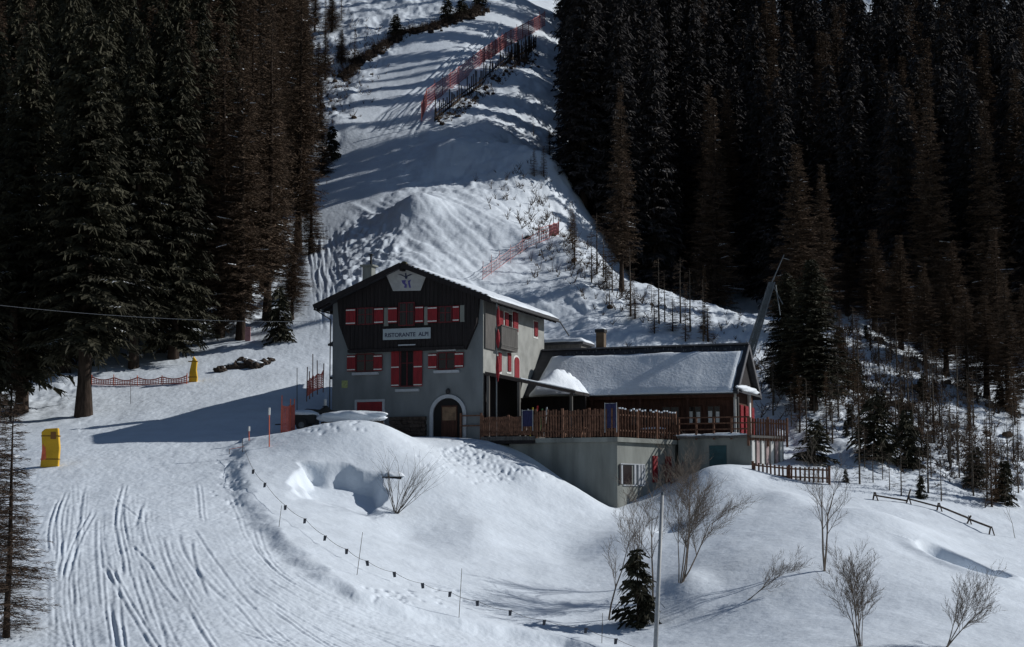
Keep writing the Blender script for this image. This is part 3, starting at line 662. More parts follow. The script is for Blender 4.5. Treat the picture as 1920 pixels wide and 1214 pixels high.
m.prism([(0, ZB - 1.5), (HW, ZB - 1.5), (HW, zw(HW)), (XR, zw(XR)), (0, zw(0))], 'y', 0, HL_)
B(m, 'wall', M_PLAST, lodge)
m = MB()                                            # sun-facing side wall: thin coat, its sunlit paleness put into the colour
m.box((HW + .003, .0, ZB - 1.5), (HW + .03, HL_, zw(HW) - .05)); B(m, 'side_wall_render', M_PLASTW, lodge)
# roof slabs
def roof_slab(m, x0, x1, y0, y1, z_of, tk):
    a, b = z_of(x0), z_of(x1)
    m.add([(x0,y0,a-tk),(x1,y0,b-tk),(x1,y1,b-tk),(x0,y1,a-tk),(x0,y0,a),(x1,y0,b),(x1,y1,b),(x0,y1,a)], [(0,3,2,1),(4,5,6,7),(0,1,5,4),(1,2,6,5),(2,3,7,6),(3,0,4,7)])
m = MB(); roof_slab(m, -OVS, XR, -OVF, HL_ + OVB, roofz, TK); roof_slab(m, XR, HW + OVS, -OVF, HL_ + OVB, roofz, TK)
rf = B(m, 'roof', M_ROOF, lodge)
m = MB()
for s in (-1, 1):                                   # barge boards and rafter tails
    x1 = XR + s * (HW / 2 + OVS)
    m.bar((XR, -OVF - .04, roofz(XR) - .14), (x1, -OVF - .04, roofz(x1) - .14), .06, .34)
B(m, 'barge_board', M_DWOOD, rf)
for k in range(14):
    y = -.6 + k * (HL_ + .8) / 13
    m = MB(); m.bar((HW - .1, y, roofz(HW - .1) - TK - .09), (HW + OVS - .05, y, roofz(HW + OVS - .05) - TK - .09), .1, .14); B(m, 'rafter', M_DWOOD, rf)
    m = MB(); m.bar((.1, y, roofz(.1) - TK - .09), (-OVS + .05, y, roofz(-OVS + .05) - TK - .09), .1, .14); B(m, 'rafter', M_DWOOD, rf)
m = MB(); m.bar((XR, -OVF + .06, ZR - TK - .17), (XR, 0, ZR - TK - .17), .22, .26)
B(m, 'ridge_beam', M_DWOOD, rf)
# snow: right slope covered with tile ridges showing, left thinner
def tile_snow(x0, x1, y0, y1, th, seed):
    return snow_sheet(x0, x1, y0, y1, lambda x, y: roofz(x) + .0, th, 46, 70, seed, .3, .10)
s_ = tile_snow(XR + .55, HW + OVS - .08, -OVF + .12, HL_ + OVB - .1, .16, 3)
B(s_, 'snow_cover', M_SNOWC, rf, smooth=True, fixn=False)
s_ = tile_snow(-OVS + .25, XR - 1.6, -OVF + .5, HL_ + OVB - .1, .12, 8)
B(s_, 'snow_cover', M_SNOWC, rf, smooth=True, fixn=False)
m = MB()
for k in range(16):                                 # rows of slab edges poking through the snow
    x = XR + .5 + k * (HW / 2 + OVS - .5) / 16; m.bar((x, -OVF + .02, roofz(x) + .06), (x, HL_ + OVB - .05, roofz(x) + .02), .12, .1)
B(m, 'roof_slab_edge', M_ROOF, rf)
# timber gable: one board face with a corbelled lower edge
def fy(px, py, c=YG): return onY(px, py, c)
pol = [fy(632, 576), fy(636, 610), fy(652, 655), fy(872, 655), fy(893, 606), fy(897, 560)]
x_, _ = fy(632, 576); xe_, _ = fy(897, 560)
pol = [(x_, zw(x_) - .02)] + pol[1:-1] + [(xe_, zw(xe_) - .02), (XR, zw(XR) - .02)]
m = MB(); m.prism(pol, 'y', YG, -.003)
gb = B(m, 'timber_gable', M_DWOOD, lodge)
m = MB()
for k in range(34):                                 # cover strips of the boarding
    x = pol[1][0] + .25 + k * (pol[4][0] - pol[1][0] - .4) / 33
    zb_ = fy(760, 655)[1] + (0.0 if fy(655, 655)[0] < x < fy(870, 655)[0] else 1.2)
    m.box((x - .02, YG - .03, zb_), (x + .02, YG - .002, min(zw(x) - .1, zw(XR))))
B(m, 'cover_strip', M_DWOOD, gb)
m = MB(); z1 = fy(760, 655)[1]; m.box((fy(652, 655)[0] + .02, YG - .1, z1 - .12), (fy(872, 655)[0] - .02, YG + .35, z1 + .08)); B(m, 'gable_sill_beam', M_DWOOD, gb)
# windows with shutters on the gable wall
def window(name, pane, shutters, bars, plane, header=None, sill=None, panecol=M_GLASS, frame=M_REDW, root=lodge, barmat=M_WHITE):
    (x0, y0, x1, y1) = pane; cx = (x0 + x1) / 2
    a, zt_ = onY(x0, y0, plane); b, _ = onY(x1, y0, plane); _, zb_ = onY(x0, y1, plane)
    f = MB(); t = .07; d0 = plane - .07; d1 = plane - .002
    f.box((a, d0, zb_), (a + t, d1, zt_)); f.box((b - t, d0, zb_), (b, d1, zt_)); f.box((a + t, d0, zt_ - t), (b - t, d1, zt_)); f.box((a + t, d0, zb_), (b - t, d1, zb_ + t))
    f.box(((a + b) / 2 - .035, d0, zb_ + t), ((a + b) / 2 + .035, d1, zt_ - t)); zm = zb_ + (zt_ - zb_) * .6
    f.box((a + t, d0 + .01, zm - .025), ((a + b) / 2 - .035, d1, zm + .025)); f.box(((a + b) / 2 + .035, d0 + .01, zm - .025), (b - t, d1, zm + .025))
    w = B(f, name, frame, root)
    g = MB(); g.box((a + t, plane - .03, zb_ + t), (b - t, plane - .004, zt_ - t)); B(g, 'pane', panecol, w)
    for (sx0, sy0, sx1, sy1) in shutters:
        c, z1 = onY(sx0, sy0, plane); d, _ = onY(sx1, sy0, plane); _, z0 = onY(sx0, sy1, plane)
        s = MB(); s.box((c, plane - .13, z0), (d, plane - .075, z1), 0)
        n = 5
        for i in range(n): 
            xx = c + (d - c) * (i + .5) / n; s.box((xx - (d - c) / n * .42, plane - .14, z0 + .03), (xx + (d - c) / n * .42, plane - .131, z1 - .03), 0)
        for by in bars:
            zz = z1 - .10 if by == 't' else (z0 + .10 if by == 'b' else (z0 + z1) / 2)
            s.box((c + .02, plane - .165, zz - .035), (d - .02, plane - .141, zz + .035), 1)
        B(s, 'shutter', [M_RED, barmat], w)
    if header:
        c, z1 = onY(header[0], header[1], plane); d, _ = onY(header[2], header[1], plane)
        s = MB(); s.box((c, plane - .2, z1 - .04), (d, plane - .002, z1 + .04)); B(s, 'lintel', M_STONEW, w)
    if sill:
        c, z1 = onY(sill[0], sill[1], plane); d, _ = onY(sill[2], sill[1], plane)
        s = MB(); s.box((c, plane - .22, z1 - .09), (d, plane - .002, z1 + .09)); B(s, 'sill', M_STONEW, w)
    return w
window('window', (670, 578, 701, 610), [(650, 580, 668, 610), (703, 578, 720, 608)], 'tb', YG)
window('balcony_door', (748, 568, 778, 612), [(729, 577, 746, 607), (780, 575, 795, 606)], 'tb', YG)
window('window', (823, 575, 848, 606), [(803, 576, 821, 606), (850, 574, 862, 604)], 'tb', YG)
m = MB()
for (u0, u1, v0, v1) in [(720.5, 728.5, 578, 612), (796, 802.5, 576, 610), (863, 871, 573, 604)]:
    a, z1 = fy(u0, v0); b, _ = fy(u1, v0); _, z0 = fy(u0, v1); m.box((a, YG - .05, z0), (b, YG - .003, z1))
B(m, 'grey_panel', M_CONC, gb)
window('window', (668, 664, 702, 698), [(652, 667, 668, 697), (702, 666, 718, 696)], 'tb', 0, (668, 660, 732), (662, 702, 711))
window('window', (821, 661, 854, 694), [(804, 664, 820, 692), (854, 662, 870, 690)], 'tb', 0, (820, 658, 856), (815, 698, 862))
window('window_door', (751, 652, 777, 726), [(735, 653, 750, 726), (777, 652, 793, 725)], 'tmb', 0, None, (743, 733, 787), M_DARK)
m = MB(); a, z1 = fy(748, 648); b, _ = fy(780, 648); m.box((a, YG - .14, z1 - .04), (b, YG - .101, z1 + .04)); B(m, 'lintel', M_STONEW, gb)
# basement window with pale surround
m = MB(); a, z1 = onY(666, 750); b, _ = onY(722, 750); t = .17
z0 = ZB + .2
m.box((a, -.09, z0), (a + t, -.002, z1)); m.box((b - t, -.09, z0), (b, -.002, z1)); m.box((a + t, -.09, z1 - t), (b - t, -.002, z1))
w = B(m, 'basement_window', M_STONEW, lodge)
m = MB(); m.box((a + t, -.06, z0 + .6), (b - t, -.003, z1 - t), 0)
for k in range(6): 
    zz = z1 - t - .1 - k * .17; m.box((a + t + .03, -.08, zz - .06), (b - t - .03, -.061, zz + .06), 0)
B(m, 'louvre', M_RED, w)
# arched doorway
ax0, zt0 = onY(807, 741); ax1, _ = onY(875, 741); acx = (ax0 + ax1) / 2; ar = (ax1 - ax0) / 2; azc = zt0 - ar
def arch_band(m, r0, r1, y0, y1, zb_, mi=0, n=20):
    out = [(acx - r1, zb_)] + [(acx - r1 * math.cos(math.pi * k / n), azc + r1 * math.sin(math.pi * k / n)) for k in range(n + 1)] + [(acx + r1, zb_)]
    inn = [(acx - r0, zb_)] + [(acx - r0 * math.cos(math.pi * k / n), azc + r0 * math.sin(math.pi * k / n)) for k in range(n + 1)] + [(acx + r0, zb_)]
    for i in range(len(out) - 1):
        q = [out[i], out[i + 1], inn[i + 1], inn[i]]
        m.add([(p[0], y0, p[1]) for p in q] + [(p[0], y1, p[1]) for p in q], [(0,1,2,3),(7,6,5,4),(0,4,5,1),(2,6,7,3)], mi)
m = MB(); arch_band(m, ar - .24, ar, -.14, -.002, ZB - .1); dr = B(m, 'arched_doorway', M_STONEW, lodge)
m = MB(); r = ar - .25; m.prism([(acx - r, ZB - .1)] + [(acx - r * math.cos(math.pi * k / 20), azc + r * math.sin(math.pi * k / 20)) for k in range(21)] + [(acx + r, ZB - .1)], 'y', -.02, -.004); B(m, 'porch_shade_panel', M_DARK, dr)  # flat dark panel paints the shaded recess; the wall is not cut
m = MB(); m.box((acx - r * .45, -.07, ZB + .0), (acx + r * .62, -.021, ZB + 2.15), 0); m.box((acx - r * .38, -.09, ZB + 1.15), (acx + r * .55, -.071, ZB + 2.05), 1); m.box((acx - r * .38, -.09, ZB + .1), (acx + r * .55, -.071, ZB + 1.0), 0)
B(m, 'door', [M_BWOOD, mat('pale_door_wood', (.16, .10, .06), .7, .3, 4)], dr)
m = MB(); blob(m, (acx, -.1, zt0 + .22), (.16, .1, .2), 4, 8, .1); B(m, 'bell', M_BLACK, lodge, smooth=True)
# brown stone base left of the doorway
m = MB(); rg = random.Random(3)
a0, zq = onY(733, 786); a1 = ax0 - .25
y = 0
zz = ZB - .1
while zz < zq - .05:
    x = a0
    while x < a1 - .1:
        wd = rg.uniform(.25, .5); x2 = min(a1, x + wd); m.box((x + .01, -.28 - rg.random() * .06, zz + .01), (x2 - .01, -.003, zz + .24)); x = x2
    zz += .26
B(m, 'stone_plinth', M_STONE, lodge)
# dark upper cladding, balcony and shutters on the side wall
def sx(px, py, c=HW): return onX(px, py, c)
m = MB(); y0 = .15; y1 = sx(926, 600)[0]; zt1 = zw(HW) - .1; z0 = sx(915, 655)[1]
m.box((HW + .035, y0, z0), (HW + .14, y1, zt1)); B(m, 'side_cladding', M_GWOOD, lodge)
m = MB(); yb0 = sx(927, 620)[0]; yb1 = sx(958, 620)[0]; zb1 = sx(942, 616)[1]; zb0 = sx(942, 658)[1]; xo = HW + .5
m.box((HW + .035, yb0, zb0), (xo, yb1, zb0 + .14), 0)
def boards(m, p, q, z0, z1, mi=0):
    L = math.hypot(q[0] - p[0], q[1] - p[1]); n = max(2, int(L / .16))
    for k in range(n):
        t0 = (k + .07) / n; t1 = (k + .93) / n; A = (p[0] + (q[0] - p[0]) * t0, p[1] + (q[1] - p[1]) * t0); Bq = (p[0] + (q[0] - p[0]) * t1, p[1] + (q[1] - p[1]) * t1)
        m.bar(((A[0]), A[1], (z0 + z1) / 2), (Bq[0], Bq[1], (z0 + z1) / 2), .04, z1 - z0, mi)
boards(m, (xo, yb0), (xo, yb1), zb0 + .14, zb1); boards(m, (HW + .1, yb0), (xo, yb0), zb0 + .14, zb1); boards(m, (HW + .1, yb1), (xo, yb1), zb0 + .14, zb1)
m.bar((xo, yb0, zb1 + .05), (xo, yb1, zb1 + .05), .12, .08); m.bar((xo, yb0, zb0 + .3), (xo, yb1, zb0 + .3), .09, .08)
bal = B(m, 'balcony', M_GWOOD, lodge)
def side_shutter(px0, px1, py0, py1, name='side_window', glass=False, frame=True):
    ya, zt_ = sx(px0, py0); yb, _ = sx(px1, py0); _, z0_ = sx((px0 + px1) / 2, py1); m = MB()
    if frame: m.box((HW + .032, ya - .14, z0_ - .16), (HW + .055, yb + .14, zt_ + .1), 1)
    m.box((HW + .056, ya, z0_), (HW + .12, yb, zt_), 0)
    n = max(2, int((zt_ - z0_) / .16))
    for k in range(n): zz = z0_ + (k + .5) * (zt_ - z0_) / n; m.box((HW + .121, ya + .04, zz - .05), (HW + .135, yb - .04, zz + .05), 0)
    return B(m, name, [M_RED if not glass else M_GLASS, M_WHITE], lodge)
side_shutter(932, 941, 582, 616, 'shutter', frame=False); side_shutter(945, 951, 586, 618, 'shutter'); side_shutter(960, 969, 585, 622, 'side_window'); side_shutter(1000, 1006, 603, 631, 'side_window')
side_shutter(952.5, 957.5, 590, 617, 'side_pane', True); side_shutter(933, 938, 661, 697, 'shutter'); side_shutter(950, 956, 662, 697, 'shutter')
# arched side door
ya, zt_ = sx(963, 669); yb, _ = sx(972, 669); z0_ = zt_ - 2.3; cy = (ya + yb) / 2; r = (yb - ya) / 2
m = MB(); pa = lambda r, zz: [(cy - r, z0_)] + [(cy - r * math.cos(math.pi * k / 10), zz + .6 * r * math.sin(math.pi * k / 10)) for k in range(11)] + [(cy + r, z0_)]
m.prism(pa(r + .16, zt_ - r * .5), 'x', HW + .031, HW + .05, 1); m.prism(pa(r, zt_ - r * .6), 'x', HW + .051, HW + .09, 0); B(m, 'side_door', [M_RED, M_WHITE], lodge)
# chimney with stack pipe on the far slope, small side canopy
xc_, zc_ = onY(692, 510, 4.0)
m = MB(); m.box((xc_ - .35, 3.65, roofz(xc_) - .2), (xc_ + .35, 4.35, zc_ + .35)); m.box((xc_ - .5, 3.5, zc_ + .35), (xc_ + .5, 4.5, zc_ + .47)); ch = B(m, 'chimney', M_CONC, rf)
m = MB(); m.tube((xc_ + .15, 4, zc_ + .3), (xc_ + .15, 4, zc_ + 1.2), .09, .09, 8); m.box((xc_ + .0, 3.85, zc_ + 1.2), (xc_ + .3, 4.15, zc_ + 1.26)); B(m, 'stove_pipe', M_BLACK, ch)
xc2, zc2 = onY(613, 645, 2.0)
m = MB(); m.add([(0, 1.2, zc2 + .35), (-.95, 1.2, zc2 - .1), (-.95, 3.2, zc2 - .1), (0, 3.2, zc2 + .35), (0, 1.2, zc2 + .22), (-.95, 1.2, zc2 - .22), (-.95, 3.2, zc2 - .22), (0, 3.2, zc2 + .22)], [(0,1,2,3),(7,6,5,4),(0,4,5,1),(1,5,6,2),(2,6,7,3),(3,7,4,0)])
B(m, 'side_canopy', M_ROOF, lodge)
m = MB(); m.tube((-OVS + .0, -OVF + .1, roofz(-OVS) - .3), (-OVS, HL_, roofz(-OVS) - .3), .07, n=6); m.tube((-OVS, -OVF + .3, roofz(-OVS) - .3), (-.12, -.12, roofz(-OVS) - .95), .04, n=6); m.tube((-.12, -.12, roofz(-OVS) - .95), (-.12, -.12, ZB), .04, n=6)
m.tube((HW + OVS, -OVF, roofz(HW + OVS) - .2), (HW + OVS, HL_ + OVB + .3, roofz(HW + OVS) - .2), .07, n=6); m.bar((HW + OVS, HL_ + OVB + .3, roofz(HW + OVS) - .2), (HW + OVS + .2, HL_ + OVB + 1.8, roofz(HW + OVS) - 1.1), .06, .06)
B(m, 'gutter', M_BLACK, rf)
m = MB(); a, z1 = onY(641, 714); b, _ = onY(652, 714); _, z0 = onY(641, 728); m.box((a, -.03, z0), (b, -.003, z1)); B(m, 'notice_panel', M_GREENB, lodge)
# emblem plaque (a bird over a blue mark)
pc = YG - .12
pp = [onY(*q, pc) for q in [(737, 546), (724, 516), (752, 502), (776, 501), (799, 517), (788, 545)]]
m = MB(); m.prism(pp, 'y', pc, pc + .06); pl = tag(B(m, 'emblem_plaque', mat('plaque_paint', (.36, .36, .36), .7, .12, 3), lodge), 'white six sided plaque with a dark bird and a blue mark')
m = MB(); y1 = pc - .012; y0 = pc - .002
def flat(poly, mi=0): m.prism([onY(*q, pc) for q in poly], 'y', y1, y0, mi)
flat([(745.5, 514.5), (753, 514.8), (758, 517.5), (758, 519.5), (753, 517.2)], 0); flat([(774, 514.5), (769, 514.3), (763.5, 517), (763.5, 519), (769, 517)], 0)
flat([(757.5, 517.5), (764.5, 517.2), (763.5, 523), (760.5, 523.6)], 0); flat([(759.5, 512.5), (762, 512.2), (762.5, 517), (759.5, 517.3)], 0)
flat([(753, 526), (761, 525.5), (760, 531), (763, 534), (762.5, 540), (757.5, 540), (759, 535), (754.5, 531.5)], 1)
flat([(765, 527), (771, 524.5), (768.5, 530), (770.5, 540), (767.5, 540), (765.5, 533)], 1)
B(m, 'emblem_mark', [M_INK, M_INKB], pl)
m = MB(); a = onY(760, 497, YG); m.tube((a[0], YG - .3, a[1]), (a[0], YG - .02, a[1]), .22, .22, 10); B(m, 'gable_lamp', mat('brown_lamp', (.05, .04, .015), .5), gb)
# name board
m = MB(); a, z1 = onY(718, 617.5, pc); b, _ = onY(807, 617, pc); _, z0 = onY(718, 638, pc); m.box((a, pc, z0), (b, pc + .07, z1)); nb_ = tag(B(m, 'name_board', M_SIGN, lodge), 'pale blue board with dark lettering under the upper windows')
cu = bpy.data.curves.new('lettering', 'FONT'); cu.body = 'RISTORANTE  ALPI'; cu.size = .46; cu.align_x = 'CENTER'; cu.align_y = 'CENTER'; cu.extrude = .006; cu.offset = .008
to = bpy.data.objects.new('lettering', cu); COL.objects.link(to); bpy.context.view_layer.update()
dg = bpy.context.evaluated_depsgraph_get(); tm = bpy.data.meshes.new_from_object(to.evaluated_get(dg)); bpy.data.objects.remove(to)
wx = max(v.co.x for v in tm.vertices) - min(v.co.x for v in tm.vertices); sc = (b - a - .3) / wx
oo = LO[lodge.name]
for v in tm.vertices:
    x_, y_, z_ = v.co; v.co = ((a + b) / 2 + x_ * sc - oo[0], pc - .008 - z_ - oo[1], (z0 * .6 + z1 * .4) + y_ * sc * 1.0 - oo[2])
tm.materials.clear(); tm.materials.append(M_INK); to = bpy.data.objects.new('lettering', tm); COL.objects.link(to); to.parent = nb_

# ------------------------------------------------------------------ ANNEX
AY0 = 8.2; AY1 = 15.8; AYR = 12.0
zr = onY(1210, 652, AYR)[1]; zev = onY(1210, 737, AY0)[1]; AX0 = HW + .04; axr = onY(1404, 653, AYR)[0]; axe = onX
def aroof(y): return zr - abs(y - AYR) * (zr - zev) / (AYR - AY0)
annex = lroot('dining_annex', 18, 12, ZB, 'long low dark timber annex with a steep snow covered roof right of the lodge', 'annex')
AX1 = axr
m = MB()
def slabA(m, x0, x1, y0, y1, tk=.2):
    a, b = aroof(y0), aroof(y1); m.add([(x0,y0,a-tk),(x1,y0,a-tk),(x1,y1,b-tk),(x0,y1,b-tk),(x0,y0,a),(x1,y0,a),(x1,y1,b),(x0,y1,b)], [(0,3,2,1),(4,5,6,7),(0,1,5,4),(1,2,6,5),(2,3,7,6),(3,0,4,7)])
slabA(m, AX0, AX1, AY0, AYR); slabA(m, AX0, AX1, AYR, AY1)
ar_ = B(m, 'roof', M_ROOF, annex)
m = MB()
for s in (AY0, AY1): m.bar((AX1 + .03, AYR, aroof(AYR) - .1), (AX1 + .03, s, aroof(s) - .1), .06, .32)
m.bar((AX0 + .05, AYR, zr + .05), (AX1, AYR, zr + .05), .3, .12)
B(m, 'barge_board', mat('grey_roof_trim', (.10, .10, .11), .7, .2, 3), ar_)
yt = onY(1210, 668, AYR)[1]; ytop = AYR - (zr - (yt - .1)) / ((zr - zev) / (AYR - AY0)) * .75
m = snow_sheet(AX0 + .45, AX1 - .35, AY0 - .28, AYR - .62, lambda x, y: aroof(max(y, AY0)) - (.12 if y < AY0 else 0), .26, 120, 22, 5, .25, .10, .12)
# slanted left edge of the snow
m.v = [(v[0] + max(0, (v[1] - AY0)) * .22 * max(0, 1 - (v[0] - AX0) / 3), v[1] + .10 * math.sin(v[0] * .8), v[2]) for v in m.v]
B(m, 'snow_cover', M_SNOWC, ar_, smooth=True, fixn=False)
m = snow_sheet(AX0 + .3, AX1 - .4, AYR + .3, AY1, lambda x, y: aroof(y), .25, 60, 12, 6, .3, .1); B(m, 'snow_cover', M_SNOWC, ar_, smooth=True, fixn=False)
m = MB(); rg = random.Random(5)
for k in range(46):
    x = AX0 + 2 + (AX1 - AX0 - 2.3) * k / 45 + rg.uniform(-.1, .1); y = AYR - .12 - rg.random() * .35; m.box((x, y - .03, aroof(y) - .02), (x + .05, y + .03, aroof(y) + .10))
B(m, 'snow_guard', M_METAL, ar_)
WY = AY0 + .75
m = MB(); m.prism([(WY, ZB - .3), (AY1 - .6, ZB - .3), (AY1 - .6, aroof(AY1 - .6) - .24), (AYR, zr - .24), (WY, aroof(WY) - .24)], 'x', AX0, AX1 - .45); B(m, 'wall', M_BWOOD, annex)
m = MB(); m.prism([(AY0 + .4, aroof(AY0 + .4) - .22), (AYR, zr - .22), (AY1 - .4, aroof(AY1 - .4) - .22)], 'x', AX1 - .44, AX1 - .36); B(m, 'gable_boarding', M_DWOOD, annex)
for (px0, px1) in [(1060, 1098), (1180, 1215), (1240, 1275), (1288, 1316), (1325, 1352)]:
    a, _ = onY(px0, 760, WY); b, _ = onY(px1, 760, WY); z1 = ZB + 2.35; z0 = ZB + 1.0; m = MB(); t = .08
    m.box((a, WY - .08, z0), (a + t, WY - .003, z1)); m.box((b - t, WY - .08, z0), (b, WY - .003, z1)); m.box((a + t, WY - .08, z1 - t), (b - t, WY - .003, z1)); m.box((a + t, WY - .08, z0), (b - t, WY - .003, z0 + t)); m.box(((a + b) / 2 - .03, WY - .07, z0 + t), ((a + b) / 2 + .03, WY - .003, z1 - t))
    w = B(m, 'window', M_BWOOD, annex); m = MB(); m.box((a + t, WY - .03, z0 + t), (b - t, WY - .004, z1 - t)); B(m, 'pane', M_GLASS, w)
    if px0 > 1280:
        m = MB(); m.box((a + .12, WY - .05, z0 + .1), (a + (b - a) * .38, WY - .031, z1 - .4)); m.box((b - (b - a) * .35, WY - .05, z0 + .1), (b - .12, WY - .031, z1 - .45)); B(m, 'white_reflection', M_WHITE, w)  # whitish reflection painted as white panels on the right-hand panes
# posts and beam along the annex front
m = MB(); m.box((AX0 + 3.4, AY0 + .1, zev - .42), (AX1 - .3, AY0 + .25, zev - .2)); B(m, 'eave_beam', M_BWOOD, annex)
for px in (1110, 1200, 1290, 1383):
    a, _ = onY(px, 760, AY0 + .18); m = MB(); m.box((a - .08, AY0 + .1, ZB), (a + .08, AY0 + .26, zev - .42)); B(m, 'post', M_GWOOD if px > 1380 else M_BWOOD, annex)
# gable-end lean-to, snow and red doors
LX = AX1 - .35; xo = LX + .65
zl = zev + .05
m = MB(); m.add([(LX, AY0 + .2, zl + .25), (xo, AY0 + .2, zl - .05), (xo, AY1 - 1, zl - .05), (LX, AY1 - 1, zl + .25), (LX, AY0 + .2, zl + .13), (xo, AY0 + .2, zl - .17), (xo, AY1 - 1, zl - .17), (LX, AY1 - 1, zl + .13)], [(0,1,2,3),(7,6,5,4),(0,4,5,1),(1,5,6,2),(2,6,7,3),(3,7,4,0)])
lt = B(m, 'lean_to_roof', M_ROOF, annex)
m = MB(); blob(m, (LX + .34, (AY0 + AY1) / 2 - .6, zl + .16), (.42, 3.15, .30), 12, 16, .12, floor=zl - .03); B(m, 'snow_cover', M_SNOWC, lt, smooth=True)
for k, (u, v) in enumerate([(.25, 1.0), (1.6, 2.5), (3.1, 4.1), (5.0, 6.0)]):
    m = MB(); m.box((LX - .05, AY0 + .75 + u, ZB), (LX + .04, AY0 + .75 + v, ZB + 2.45)); 
    for q in range(9): m.box((LX + .041, AY0 + .8 + u, ZB + .1 + q * .26), (LX + .055, AY0 + .7 + v, ZB + .3 + q * .26))
    B(m, 'red_door', M_RED, annex)
m = MB(); m.box((LX - .06, AY0 + .6, ZB), (LX + .10, AY0 + .8, zl)); m.box((LX - .06, AY0 + 5.0, ZB), (LX + .10, AY0 + 5.4, zl)); B(m, 'white_post', M_WHITE, annex)
# chimney on annex
cx_, cz_ = onY(1127, 622, AYR + .6)
m = MB(); m.box((cx_ - .3, AYR + .3, zr - .6), (cx_ + .3, AYR + .9, cz_ - .1)); c = B(m, 'chimney', mat('brown_render', (.13, .095, .065), .9, .2, 3), ar_)
m = MB(); m.box((cx_ - .36, AYR + .24, cz_ - .1), (cx_ + .36, AYR + .96, cz_ + .14)); B(m, 'chimney_cap', M_BLACK, c)
m = MB(); blob(m, (cx_, AYR + .6, cz_ + .17), (.36, .36, .12), 2, 8, .08); B(m, 'snow_cap', M_SNOWC, c, smooth=True)
# rear roof strip with snow behind the ridge
rear = lroot('rear_shed', 14, 17, ZB, 'low shed with thick snow on its flat roof peeping over the annex ridge', 'shed')
a, z1 = onY(1022, 643, 17.5); b, _ = onY(1098, 640, 17.5)
m = MB(); m.box((a - .3, 16.4, ZB + 3), (b, 19, z1 - .3)); B(m, 'wall', M_GWOOD, rear)
m = MB(); m.box((a - .5, 16.2, z1 - .3), (b + .2, 19.2, z1 - .12)); rr = B(m, 'roof', M_ROOF, rear)
m = snow_sheet(a - .5, b + .2, 16.2, 19.2, lambda x, y: z1 - .12, .32, 30, 12, 9, .3, .08); B(m, 'snow_cover', M_SNOWC, rr, smooth=True, fixn=False)

# ------------------------------------------------------------------ porch roof between lodge and annex
porch = lroot('porch_roof', HW + 2, 4, ZB, 'dark lean-to porch roof edged with snow in the corner between lodge and annex', 'porch')
zA = onY(905, 697, .0)[1]; py1 = 4.6; pX, zC = onY(1078, 733, py1)
def slab4(m, pts4, tk):
    m.add([(x, y, z) for x, y, z in pts4] + [(x, y, z - tk) for x, y, z in pts4], [(0,1,2,3),(7,6,5,4),(0,4,5,1),(1,5,6,2),(2,6,7,3),(3,7,4,0)])
qd = [(HW + .15, .0, zA), (pX, py1, zC), (pX, AY0 - .3, zC + .0), (HW + .15, AY0 - .3, zA + .05)]
m = MB(); slab4(m, qd, .22); rp = B(m, 'roof', M_DWOOD, porch)
def porch_z(x, y): return zA + (zC - zA) * (x - HW) / (pX - HW)
m = MB(); nx, ny = 40, 14; top = []; bot = []
for j in range(ny):
    for i in range(nx):
        s = i / (nx - 1) * .62 + .38; t = j / (ny - 1); xx = HW + .15 + (pX - HW - .15) * s; yf = py1 * (xx - HW) / (pX - HW); yy = yf + (AY0 - .35 - yf) * t
        ed = min(1, 3 * min(s - .38, 1 - s) + .15) ; lump = 1.1 * sst(.45, .7, s) * (1 - sst(.93, 1.0, s)) * sst(.1, .4, t)
        h_ = .18 + .85 * lump * (1 + .3 * float(fbm(np.array([xx * 1.6]), np.array([yy * 1.6]), 3, 8)[0])); h_ = h_ * ed if t > .0 else .12
        top.append((xx, yy, porch_z(xx, yy) + h_)); bot.append((xx, yy, porch_z(xx, yy) + .003))
n = nx * ny; m.v = top + bot
for j in range(ny - 1):
    for i in range(nx - 1): a = j * nx + i; m.f += [(a, a + 1, a + nx + 1, a + nx), (n + a + nx, n + a + nx + 1, n + a + 1, n + a)]
for i in range(nx - 1): m.f.append((i, n + i, n + i + 1, i + 1)); a = (ny - 1) * nx + i; m.f.append((a, a + 1, n + a + 1, n + a))
for j in range(ny - 1): a = j * nx; m.f.append((a, a + nx, n + a + nx, n + a)); a = a + nx - 1; m.f.append((a, n + a, n + a + nx, a + nx))
m.m = [0] * len(m.f); B(m, 'snow_cover', M_SNOWC, rp, smooth=True, fixn=False)
for (x, y) in [(HW + 2.0, 1.6), (pX - .3, py1 + .1), (HW + .3, .25)]:
    m = MB(); m.box((x - .09, y - .09, ZB), (x + .09, y + .09, porch_z(x, y) - .22)); B(m, 'post', M_GWOOD, porch)
m = MB(); m.box((HW + .2, 7.0, ZB), (pX, 7.12, zC - .25)); B(m, 'back_boarding', M_DWOOD, porch)
m = MB(); m.box((HW + .04, .06, ZB), (HW + .12, 6.98, zA - .25)); B(m, 'side_shade_sheet', M_DWOOD, porch)  # dark sheet standing in for the porch shade on the plaster wall

